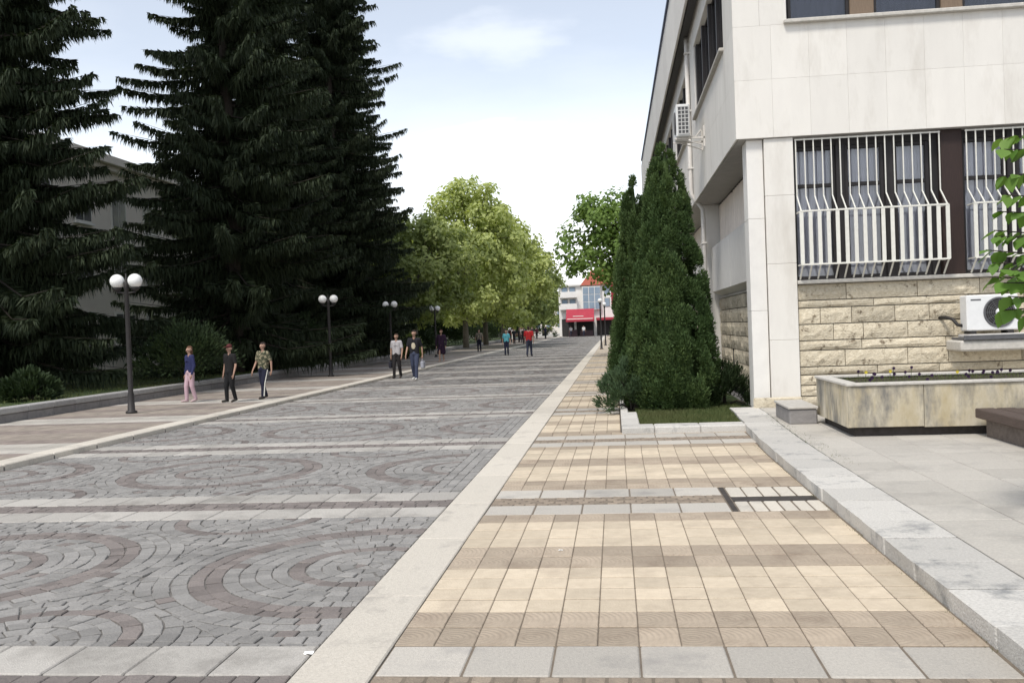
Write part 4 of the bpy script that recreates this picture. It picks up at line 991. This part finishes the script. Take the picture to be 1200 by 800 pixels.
# weeds in the joint by the kerb and pier
g = grass('joint_weeds', 2.42, 2.62, 10.5, 16.5, ZP-.02, 900, .035); g['label'] = 'tiny weeds along the joint behind the step kerb'; g['category'] = 'weeds'
g = grass('kerb_foot_weeds', 1.86, 1.895, 5.0, 13.5, -.01, 500, .022); g['label'] = 'tiny weeds at the foot of the step kerb'; g['category'] = 'weeds'

# ------------------------------------------------------------------ left side: lawn, low wall, lamps
lawn = tag(MB().add([(-13.7, -4, ZG), (-13.7, 150, ZG), (-120, 150, ZG), (-120, -4, ZG)], [(0, 1, 2, 3)]).build('lawn', 'lawn'), kind='structure')
g = grass('lawn_grass', -24, -13.75, 17, 60, ZG-.01, 30000, .11); g['label'] = 'shaded park grass behind the low wall'
wall = root('retaining_wall', (-13.5, 20, 0), 'long low stone wall edging the park lawn', 'wall')
MB().box(-13.72, -13.46, 2, 150, -.06, ZG-.06).build('wall_core', 'mortar', wall)
y = 2.0; fw = MB(); fc = MB()
while y < 150:
    L_ = random.uniform(.85, 1.1)
    if y < 75:
        piece_box('stone_block', 'wall_block', wall, -13.45+random.uniform(-.01, .01), -13.385, y+.006, y+round(L_, 1)-.006, .02, .255, .014); L_ = round(L_, 1)
        piece_box('cap_stone', 'wall_cap', wall, -13.73, -13.36, y+.004, y+L_-.004, .262, .40, .018)
    else:
        fw.box(-13.45, -13.385, y+.006, y+L_-.006, .02, .255, 0, random.random()); fc.box(-13.73, -13.36, y+.004, y+L_-.004, .262, .40, 0, random.random())
    y += L_
tag(fw.build('far_blocks', 'wall_block', wall), kind='stuff'); tag(fc.build('far_caps', 'wall_cap', wall), kind='stuff')

def lamp(x, y, z, label, globes=2, Hl=3.26, group='globe street lamps', rz=0):
    t = root('street_lamp', (x, y, z), label, 'street lamp', group, rz); L0 = wloc(t)
    def b(m, n, mt, p, s=False):
        o = m.build(n, mt, None, smooth=s); o.parent = p; return o
    b(MB().lathe([(.13, -.02), (.13, .05), (.085, .07), (.07, .45), (.058, .5), (.052, Hl-.35), (.06, Hl-.33), (.06, Hl-.2), (.02, Hl-.15), (.012, Hl+.02)], (0, 0, 0), 14), 'post', 'dark_metal', t, True)
    xs = (-.22, .22) if globes == 2 else (0,)
    if globes == 2: b(MB().tube([(-.22, 0, Hl-.36), (-.22, 0, Hl-.42), (0, 0, Hl-.45), (.22, 0, Hl-.42), (.22, 0, Hl-.36)], .022, 8), 'arm', 'dark_metal', t, True)
    for gx in xs:
        zz = Hl-.16 if globes == 2 else Hl
        gl = b(MB().sphere((gx, 0, zz), .165, 22, 14), 'globe', 'globe', t, True)
        b(MB().lathe([(.03, -.24), (.085, -.20), (.09, -.15), (.07, -.14)], (gx, 0, zz), 14), 'collar', 'dark_metal', gl, True)
    return t
lamp(-11.33, 20.9, ZL, 'dark lamp post with two white globes beside the very dark spruce')
lamp(-11.36, 36.6, ZL, 'dark lamp post with two globes just past the three walkers', rz=.35)
lamp(-11.36, 47.0, ZL, 'dark two-globe lamp post behind the walking couple', rz=.1)
lamp(-11.36, 59.0, ZL, 'dark two-globe lamp post beside the light green bush', rz=.75)
lamp(-.98, 68.0, 0, 'slim dark lamp post on the tile pavement beyond the thujas', globes=1, Hl=3.5)
lamp(-.80, 80.0, 0, 'second slim dark lamp post farther down the tile pavement', globes=1, Hl=3.5)

# beige building behind the spruces
bb = root('park_building', (-30, 50, ZG), 'beige plastered building with a cornice behind the spruces', 'building')
MB().box(-44, -26.2, 28, 74, ZG-.3, 11.0).build('wall', 'render_beige', bb)
MB().box(-44.6, -25.6, 27.4, 74.6, 11.0, 11.45, .03).box(-44.4, -25.9, 27.7, 74.3, 10.72, 10.99, .03).build('cornice', 'render_beige', bb)
MB().add([(-44.5, 27.5, 11.46), (-25.7, 27.5, 11.46), (-25.7, 74.5, 11.46), (-44.5, 74.5, 11.46), (-35, 36, 13.2), (-35, 66, 13.2)], [(0, 1, 4), (1, 2, 5, 4), (2, 3, 5), (3, 0, 4, 5), (0, 3, 2, 1)]).build('roof', 'render_beige', bb)
for f in range(3):
    for i in range(13):
        y = 30+i*3.4; z = 1.6+f*3.1
        o = MB().box(-26.25, -26.12, y, y+1.5, z, z+1.75).build('window', 'white_paint', bb)
        MB().box(-26.17, -26.105, y+.1, y+.71, z+.1, z+1.65).box(-26.17, -26.105, y+.79, y+1.4, z+.1, z+1.65).build('pane', 'dim_glass', o)
        MB().box(-26.3, -26.0, y-.1, y+1.6, z-.1, z-.01).build('sill', 'render_white', o)

# ------------------------------------------------------------------ the far end of the street
fb = root('white_corner_building', (-4, 158, 0), 'white building with balconies, blue glass bay and red roof beyond the awning', 'building')
MB().box(-9.0, 4.0, 155, 168, -.05, 8.3).build('wall', 'render_white', fb)
MB().box(-9.3, -5.2, 154.6, 168.3, 8.31, 8.6).build('parapet', 'render_white', fb)
MB().add([(-5.4, 154.4, 8.31), (4.4, 154.4, 8.31), (4.4, 168.5, 8.31), (-5.4, 168.5, 8.31), (-3.6, 160, 11.1), (4.4, 160, 11.1), (4.4, 163, 11.1), (-3.6, 163, 11.1)], [(0, 1, 5, 4), (2, 3, 7, 6), (3, 0, 4, 7), (4, 5, 6, 7), (1, 2, 6, 5), (0, 3, 2, 1)]).build('roof', 'roof_tile', fb)
for z in (4.55, 6.5):
    for (a, b) in ((-8.8, -6.0),):
        o = MB().box(a, b, 153.9, 154.995, z-.12, z).build('balcony', 'render_white', fb)
        MB().box(a, b, 153.9, 153.96, z+.001, z+.85).build('parapet', 'render_white', o)
    for (a, b) in ((-8.5, -7.5), (-7.2, -6.2), (-1.5, -.6), (.3, 1.2), (2.2, 3.2)):
        o = MB().box(a, b, 154.93, 154.998, z+.15, z+1.6).build('window', 'mass', fb); MB().box(a+.08, b-.08, 154.90, 154.929, z+.23, z+1.52).build('pane', 'far_glass', o)
o = MB().box(-5.1, -2.1, 154.4, 154.997, 4.3, 8.1).build('glass_bay', 'render_white', fb)
for i in range(3):
    for j in range(3): MB().box(-4.95+i*.97, -4.95+i*.97+.86, 154.36, 154.399, 4.4+j*1.23, 4.4+j*1.23+1.13).build('pane', 'far_glass', o)
for (a, b) in ((-8.6, -6.6), (-6.2, -3.4), (-2.8, -.4), (.2, 3.4)): MB().box(a, b, 154.9, 154.998, .05, 2.9).build('shopfront', 'room_dark', fb)
aw = root('red_awning', (-5.5, 152.5, 0), 'red sloping shop awning with white edging in front of the white building', 'awning')
MB().add([(-7.7, 150.6, 2.75), (-3.2, 150.6, 2.75), (-3.2, 152.9, 4.45), (-7.7, 152.9, 4.45), (-7.7, 150.6, 2.4), (-3.2, 150.6, 2.4), (-3.2, 152.9, 2.4), (-7.7, 152.9, 2.4)], [(0, 1, 2, 3), (4, 5, 1, 0), (0, 3, 7, 4), (1, 5, 6, 2), (2, 6, 7, 3)]).build('canopy', 'awning_red', aw)
MB().add([(-7.5, 150.64, 2.80), (-3.4, 150.64, 2.80), (-3.4, 150.74, 2.88), (-7.5, 150.74, 2.88)], [(0, 1, 2, 3)]).box(-6.6, -4.9, 151.2, 151.21, 3.22, 3.34).build('white_stripe', 'white_paint', aw)
for x in (-7.6, -3.3): MB().tube([(x, 150.7, 0), (x, 150.7, 2.45)], .05, 6).build('post', 'dark_metal', aw)
MB().box(-7.65, -3.25, 152.91, 154.88, 2.35, 2.5).build('back_frame', 'dark_metal', aw)
MB().box(-7.4, -6.0, 152.0, 153.2, -.02, 1.1).box(-5.6, -3.5, 152.2, 153.4, -.02, .95).build('counter', 'sign_dark', aw)
aw2 = root('small_red_awning', (-1.2, 152.5, 0), 'smaller red awning beside the large one', 'awning')
MB().box(-2.9, .6, 152.6, 154.9, 2.5, 2.95, .05).build('canopy', 'awning_red', aw2); 
for x in (-2.8, .5): MB().tube([(x, 152.7, 0), (x, 152.7, 2.55)], .05, 6).build('post', 'dark_metal', aw2)
sg_ = root('shop_sign', (1.2, 104, 0), 'large dark sign with white letters and a red edge above a dark kiosk', 'sign')
zc = 4.6
MB().box(.1, 3.6, 104, 104.25, 3.6, 6.2, .02).build('board', 'sign_dark', sg_)
MB().box(-.25, .095, 103.98, 104.2, 3.6, 6.25, .02).build('red_edge', 'awning_red', sg_)
H_ = MB().box(.35, .55, 103.95, 103.998, 4.0, 5.8).box(.95, 1.15, 103.95, 103.998, 4.0, 5.8).box(.55, .95, 103.95, 103.998, 4.8, 5.0); H_.build('letter', 'white_paint', sg_)
E_ = MB().box(1.4, 1.6, 103.95, 103.998, 4.0, 5.8).box(1.6, 2.05, 103.95, 103.998, 4.0, 4.2).box(1.6, 2.0, 103.95, 103.998, 4.8, 5.0).box(1.6, 2.05, 103.95, 103.998, 5.6, 5.8); E_.build('letter', 'white_paint', sg_)
MB().box(.2, 3.6, 103.4, 106, -.05, 2.5).box(.2, .35, 104.05, 104.2, 2.4, 3.65).box(3.3, 3.5, 104.05, 104.2, 2.4, 3.65).build('kiosk', 'sign_dark', sg_)
# flowering pot beyond the thujas
pt = root('street_pot', (.55, 62, 0), 'square stone pot with a yellow-green shrub beyond the thujas', 'plant pot')
MB().lathe([(.35, -.03), (.48, .05), (.55, .75), (.6, .78), (.6, .88), (.48, .88)], (.55, 62, 0), 4).build('pot', 'planter_rim', pt)
bush('pot_shrub', (.55, 62, .84), (.55, .55, .8), 30, 60, .16, 'yellow_shrub', 'yellow-green shrub growing in the square stone pot', 'shrub', None, 90, .4, .8)
for i, (x, y) in enumerate([(-22, 148), (-17.5, 149), (-13.5, 158), (-27, 147)]):
    bush('square_hedge', (x, y, 0), (3.4, 2.5, 3.2), 60, 70, .4, 'bush_leaf', 'dense dark hedge bush at the edge of the far square', 'bush', 'hedge bushes at the far square', 300+i, .5)
# distant background trees closing the horizon
R = random.Random(3)
for i, (x, y, h) in enumerate([(-30, 150, 13), (-22, 175, 14), (-42, 128, 14), (14, 150, 12), (24, 175, 13), (-14, 185, 13), (-55, 100, 15), (-40, 90, 15)]):
    broadleaf('background_tree', (x, y, 0), h, (0, 0, h*.58), (5.5, 5.5, h*.42), 90, 50, .6, 'plane_leaf_dark', 'bark', 'distant green tree closing the view behind the park and street', 'background trees', 200+i)
for i, (x, h, w) in enumerate([(-40, 9, 18), (-18, 8, 14), (18, 10, 16), (44, 9, 20)]):
    d = root('distant_house', (x, 250, 0), 'distant pale house with a red roof beyond the square', 'building', 'distant houses'); 
    MB().box(x-w/2, x+w/2, 250, 262, -.1, h).build('wall', 'render_beige', d); MB().add([(x-w/2-.5, 249.5, h+.002), (x+w/2+.5, 249.5, h+.002), (x+w/2+.5, 262.5, h+.002), (x-w/2-.5, 262.5, h+.002), (x-w/2+3, 256, h+3), (x+w/2-3, 256, h+3)], [(0, 1, 5, 4), (1, 2, 5), (2, 3, 4, 5), (3, 0, 4), (0, 3, 2, 1)]).build('roof', 'roof_tile', d)
    for k in range(int(w//3)):
        for f in range(2): MB().box(x-w/2+1+k*3, x-w/2+2.3+k*3, 249.93, 249.998, 1.5+f*3.2, 3+f*3.2).build('window', 'far_glass', d)

# scraps of paper on the paving
R = random.Random(4)
for (px, py, z, s, lab) in ((362, 766, .0, .032, 'crumpled white paper scrap on the cobbles beside the pale kerb strip'), (657, 645, .0, .02, 'tiny white paper scrap on the brown paving tiles')):
    g_ = ground(px, py, z); m = MB(); n = 5; vs = []; fs = []
    for j in range(n):
        for i in range(n): vs.append((g_.x+(i/(n-1)-.5)*s*1.6, g_.y+(j/(n-1)-.5)*s, .004+R.random()*s*.35))
    for j in range(n-1):
        for i in range(n-1): q = j*n+i; fs.append((q, q+1, q+n+1, q+n))
    o = m.add(vs, fs).build('paper_scrap', 'globe', None, origin=(g_.x, g_.y, 0)); tag(o, lab, 'litter')
# ------------------------------------------------------------------ people
def cap(mb, a, b, ra, rb, n=12):
    """closed round-ended tapered limb"""
    a, b = Vector(a), Vector(b); d = (b-a)
    L_ = d.length; d = d.normalized() if L_ > 1e-6 else Vector((0, 0, 1)); pts = []; rr = []
    for i in range(4): t = math.pi/2*i/4; pts.append(a-d*ra*math.cos(t)); rr.append(max(ra*math.sin(t), ra*.06))
    pts.append(a); rr.append(ra); pts.append(b); rr.append(rb)
    for i in range(1, 5): t = math.pi/2*i/4; pts.append(b+d*rb*math.sin(t)); rr.append(max(rb*math.cos(t), rb*.06))
    mb.tube(pts, rr, n)
pending = []
def remeshed(name, mb, mat, parent, vox, extra=None, smooth_it=2):
    o = mb.build(name, mat, None); o.parent = parent
    r = o.modifiers.new('r', 'REMESH'); r.mode = 'VOXEL'; r.voxel_size = vox; s = o.modifiers.new('s', 'SMOOTH'); s.iterations = smooth_it; s.factor = .5
    pending.append((o, extra)); return o
def person(x, y, z, h, face, label, skin=(.42, .26, .19), hair=(.03, .02, .016), shirt=(.05, .05, .06), trousers=(.03, .03, .04), shoes=(.05, .045, .04), sleeves='short', stride=.16, phase=1, build=1.0, long_hair=False,
           dress=False, headgear=None, stripe=False, printc=None, bag=None, group=None, vox=.014, swing=1.0, bag_col=(.06, .05, .06), pattern=None, fem=False):
    """face: heading angle, 0 = walking towards the camera (-Y)"""
    t = root('person', (x, y, z), label, 'person', group, face)
    def C(p): return (p[0]*h, p[1]*h, p[2]*h)
    S = stride; f1, f2 = -S*phase, S*phase      # foot offsets along y (forward is -y)
    hips = {-1: (-.048, 0, .515), 1: (.048, 0, .515)}; J = {}
    for s, fo in ((-1, f1), (1, f2)):
        fwd = fo < 0; ank = (s*.052, fo, .045 if fwd else .062); kn = (s*.052, fo*.42-.028, .282 if fwd else .285)
        J['h', s] = hips[s]; J['k', s] = kn; J['a', s] = ank; J['t', s] = (s*.062, fo-.095, .022 if fwd else .016)
        sh = (s*(.098 if fem else .108)*build, .004, .815); sw = -fo*.85*swing; el = (s*.142*build, sw*.45+.012, .645); wr = (s*.148*build, sw*1.05-.035, .492)
        J['s', s] = sh; J['e', s] = el; J['w', s] = wr
    b = MB(); k = h*build
    def limb(m, p, q, r0, r1): cap(m, C(p), C(q), r0*h, r1*h)
    for s in (-1, 1):
        limb(b, J['h', s], J['k', s], .046*build, .031); limb(b, J['k', s], J['a', s], .031, .018); limb(b, (J['a', s][0], J['a', s][1]+.015, J['a', s][2]-.015), J['t', s], .018, .014)
        limb(b, J['s', s], J['e', s], .026*build, .021); limb(b, J['e', s], J['w', s], .021, .0135)
        limb(b, (s*.036, 0, .53), (s*.045, .002, .66), .058*build, .052*build); limb(b, (s*.045, .002, .66), (s*.055, .002, .79), .052*build, .050*build); limb(b, (s*.03, .004, .81), J['s', s], .034, .028)
        limb(b, J['w', s], (J['w', s][0]-s*.004, J['w', s][1]-.012, J['w', s][2]-.045), .0125, .0145)       # palm
        limb(b, (s*.039, -.002, .932), (s*.041, .004, .938), .006, .008)                                   # ear
    limb(b, (0, .006, .82), (0, -.002, .885), .030, .026); limb(b, (0, .006, .945), (0, -.006, .938), .050, .046); limb(b, (0, -.014, .918), (0, -.022, .897), .036, .022)
    limb(b, (0, -.052, .938), (0, -.062, .920), .006, .008)                                                # nose
    ex = MB()
    for s in (-1, 1):       # five fingers on each hand
        w = Vector(C(J['w', s])); p = w+Vector((-s*.004, -.012, -.048))*h
        for i, (dy, ln) in enumerate(((-.011, .034), (-.004, .039), (.004, .036), (.011, .028))):
            a = p+Vector((0, dy, 0))*h; m_ = a+Vector((-s*.002, -.003, -ln*.55))*h; e = m_+Vector((-s*.006, -.006, -ln*.42))*h; ex.tube([a, m_, e], [.0045*h, .0042*h, .003*h], 5)
        a = w+Vector((-s*.006, -.02, -.022))*h; ex.tube([a, a+Vector((-s*.006, -.014, -.014))*h, a+Vector((-s*.008, -.016, -.030))*h], [.0055*h, .005*h, .0035*h], 5)
    remeshed('body', b, flat('skin_%d' % int(skin[0]*100), skin).name, t, vox*h/1.7, ex)
    e_ = MB()
    for s in (-1, 1): e_.sphere(C((s*.018, -.046, .940)), .0055*h, 8, 6)
    eo = e_.build('eyes', flat('eye_dark', (.03, .025, .02)).name, None); eo.parent = t
    mo = MB().box(-.014*h, .014*h, -.0535*h, -.0455*h, .902*h, .906*h).build('mouth', flat('lip', (.30, .12, .10)).name, None); mo.parent = t
    # hair
    hm = MB(); limb(hm, (0, .018, .962), (0, .002, .966), .048, .042); limb(hm, (0, .030, .935), (0, .026, .915), .038, .030)
    if long_hair: limb(hm, (0, .03, .92), (0, .035, .85), .042, .030)
    hm_o = remeshed('hair', hm, flat('hair_%d_%d' % (int(hair[0]*1000), int(hair[1]*1000)), hair).name, t, vox*h/1.7)
    if headgear: 
        cm = MB(); limb(cm, (0, .006, .972), (0, .0, .970), .050, .050); cm.box(-.04*h, .04*h, -.095*h, -.03*h, .962*h, .972*h); o = cm.build('cap', flat('cap_%d' % int(headgear[0]*100), headgear).name, None); o.parent = t
    # clothes
    cs = MB(); pad = .010; T = MB()
    for s in (-1, 1):
        limb(cs, (s*.040, 0, .545), (s*.045, .002, .66), .062*build, .054*build+.006); limb(cs, (s*.045, .002, .66), (s*.055, .002, .79), .052*build+.008, .050*build+.009); limb(cs, (s*.03, .004, .815), J['s', s], .036, .034)
        if sleeves != 'none':
            e = J['e', s]; sh = J['s', s]; q = .72; mid = tuple(sh[i]+(e[i]-sh[i])*q for i in range(3)); limb(cs, sh, mid if sleeves == 'short' else e, .026*build+.009, .031 if sleeves == 'short' else .028)
            if sleeves == 'long': limb(cs, e, tuple(e[i]+(J['w', s][i]-e[i])*.92 for i in range(3)), .028, .020)
    if fem:
        for s in (-1, 1): limb(cs, (s*.035, -.032, .745), (s*.035, -.036, .74), .034, .030)
    if dress:
        for i in range(6):
            a = i/5; 
            for s in (-1, 1): limb(cs, (s*(.04+.02*a), 0, .54-.2*a), (s*(.042+.02*a), 0, .50-.2*a), .062+.008*a, .064+.008*a)
    sm = flat('cloth_%d_%d_%d' % tuple(int(c*999) for c in shirt), shirt).name
    if pattern and pattern not in MATS: pm(pattern, shirt, tuple(c*.35 for c in shirt), 22, .9, vec='obj', c3=(.30, .26, .17), s3=16, t3=(.5, .55))
    remeshed('dress' if dress else 'shirt', cs, pattern or sm, t, vox*h/1.7)
    if not dress:
        for s in (-1, 1):
            limb(T, J['h', s], J['k', s], .046*build+.010, .031+.011); limb(T, J['k', s], (J['a', s][0], J['a', s][1]+.004, J['a', s][2]+.005), .040, .033)
        limb(T, (-.03, 0, .535), (.03, 0, .535), .064*build, .064*build)
        remeshed('trousers', T, flat('cloth_%d_%d_%d' % tuple(int(c*999) for c in trousers), trousers).name, t, vox*h/1.7)
    for s in (-1, 1):
        sh_ = MB(); limb(sh_, (J['a', s][0], J['a', s][1]+.022, J['a', s][2]-.016), (J['t', s][0], J['t', s][1]+.01, J['t', s][2]+.003), .025, .022); remeshed('shoe', sh_, flat('cloth_%d_%d_%d' % tuple(int(c*999) for c in shoes), shoes).name, t, vox*h/1.7)
    if stripe:
        for s in (-1, 1):
            q = MB(); a, c_, d = J['h', s], J['k', s], J['a', s]; q.tube([C((a[0]+s*.052, a[1], a[2])), C((c_[0]+s*.040, c_[1], c_[2])), C((d[0]+s*.032, d[1], d[2]+.01))], .011*h, 6); o = q.build('white_stripe', 'white_paint', None); o.parent = t
    if printc:
        q = MB()
        q.lathe([(.004, 0), (.03, .012), (.045, .05), (.04, .10), (.02, .13)], (0, 0, 0), 10); q.v = [(vx*h*.95, (-.058-.010)*h*build+abs(vx)*.12*h+vy*.16*h, (.62+vz)*h) for vx, vy, vz in q.v]
        o = q.build('shirt_print', flat('print_cloth', printc).name, None); o.parent = t
    if bag:
        s = bag; w = Vector(C(J['w', s]))+Vector((s*.004, -.012, -.075))*h
        br = root('hand_bag', (0, 0, 0), label.split(' ')[0] + ' bag', 'bag'); 
        bpy.data.objects.remove(br)
        M2 = MB(); M2.box(w.x-.035*h, w.x+.035*h, w.y-.07*h, w.y+.07*h, w.z-.185*h, w.z-.045*h, .015*h); M2.tube([w+Vector((0, -.05*h, -.05*h)), w+Vector((0, -.03*h, .0)), w+Vector((0, .03*h, .0)), w+Vector((0, .05*h, -.05*h))], .006*h, 5)
        c_, s_ = math.cos(face), math.sin(face); M2.v = [(x+vx*c_-vy*s_, y+vx*s_+vy*c_, z+vz) for vx, vy, vz in M2.v]
        bo = M2.build('carrier_bag', flat('bag_%d' % int(bag_col[0]*100), bag_col).name, None, origin=tuple(M2.v[0])); tag(bo, 'small carrier bag held by the ' + label, 'bag')
        bo['label'] = ' '.join(bo['label'].split(' ')[:15])
    return t
def at(px, py, z): p = ground(px, py, z); return p.x, p.y, z
GW = 'people walking on the street'
person(*at(224, 471, ZL), 1.50, -.55, 'girl in navy jumper and pale pink trousers on the far pavement', shirt=(.022, .026, .085), trousers=(.52, .36, .40), shoes=(.5, .38, .38), sleeves='long', hair=(.12, .06, .035), long_hair=True, stride=.055, fem=True, build=.92, swing=.5)
person(*at(271, 471, ZL), 1.50, -.5, 'person in black T-shirt and black trousers with a dark red cap', shirt=(.012, .011, .011), trousers=(.010, .010, .011), headgear=(.09, .02, .02), stride=.05, build=1.08, swing=.4)
person(*at(310, 467, ZL), 1.53, -.45, 'man in camouflage T-shirt and track trousers with white stripes', shirt=(.075, .085, .05), trousers=(.014, .016, .035), stripe=True, stride=.085, phase=-1, build=1.08, pattern='camouflage_cloth')
person(*at(466, 443, 0), 1.70, -.12, 'woman in light grey T-shirt and dark trousers beside the man with printed T-shirt', shirt=(.42, .40, .41), trousers=(.020, .017, .018), stride=.07, fem=True, hair=(.05, .03, .02), bag=-1, bag_col=(.02, .02, .03))
person(*at(487, 445, 0), 1.80, -.1, 'man in black T-shirt with a pale print and blue jeans', shirt=(.014, .014, .018), trousers=(.05, .06, .10), shoes=(.6, .6, .58), stride=.10, phase=-1, printc=(.52, .46, .34), bag=1, bag_col=(.35, .36, .40))
person(*at(518, 424, ZL), 1.72, -.1, 'woman in dark purple knee-length dress on the far pavement', shirt=(.025, .010, .028), dress=True, stride=.05, fem=True, hair=(.09, .03, .02), bag=-1, bag_col=(.25, .23, .21), build=1.1, sleeves='long', shoes=(.4, .3, .25))
person(*at(562, 412, ZL), 1.66, 0, 'woman in patterned blouse and dark trousers far along the pavement', shirt=(.20, .17, .16), trousers=(.012, .012, .025), stride=.05, fem=True, build=1.15, pattern='blouse_cloth', vox=.02)
person(*at(594, 416.5, 0), 1.66, .1, 'person in turquoise and black top with dark jeans in mid street', shirt=(.10, .36, .42), trousers=(.015, .018, .04), stride=.06, fem=True, vox=.02)
person(*at(620.5, 417.5, 0), 1.82, 3.0, 'man in red T-shirt and jeans in the middle of the street', shirt=(.36, .018, .02), trousers=(.03, .035, .06), stride=.09, build=1.12, vox=.02)
person(-11.2, 104, 0+ZL, 1.68, .1, 'woman in a long white dress among the far strollers', shirt=(.75, .72, .70), dress=True, stride=.05, fem=True, vox=.025)
FAR = [(669, 152, .62, .60, .60, .05, 'person in white shirt and dark trousers before the red awning'), (684, 150, .70, .68, .66, .03, 'second person in white shirt walking near the red awning')]
for (px, Y, a, b_, c, d, lab) in FAR:
    p = aty(px, 385, Y); person(p.x, Y, 0, 1.75, .3, lab, shirt=(a, b_, c), trousers=(d, d, d+.02), vox=.03, stride=.08)
R = random.Random(17)
for i in range(13):
    x = R.uniform(-12.9, -9.2); Y = R.uniform(92, 142); c = R.choice([(.03, .03, .035), (.05, .04, .04), (.15, .05, .06), (.10, .12, .16), (.30, .28, .27), (.03, .035, .06)])
    person(x, Y, ZL, R.uniform(1.6, 1.8), R.uniform(-.6, .6), 'distant stroller in the shade under the street trees', shirt=c, trousers=(.02, .02, .025), vox=.035, stride=R.uniform(.03, .09), group='distant strollers under the trees')
dg = bpy.context.evaluated_depsgraph_get()
for o, ex in pending:
    me = bpy.data.meshes.new_from_object(o.evaluated_get(dg)); 
    if ex is not None:
        bm = bmesh.new(); bm.from_mesh(me); t_ = bpy.data.meshes.new('t'); t_.from_pydata(ex.v, [], ex.f); bm.from_mesh(t_); bm.to_mesh(me); bm.free(); bpy.data.meshes.remove(t_)
    me.polygons.foreach_set('use_smooth', [True]*len(me.polygons)); me.update()
    pending_old = o.data; o.modifiers.clear(); o.data = me
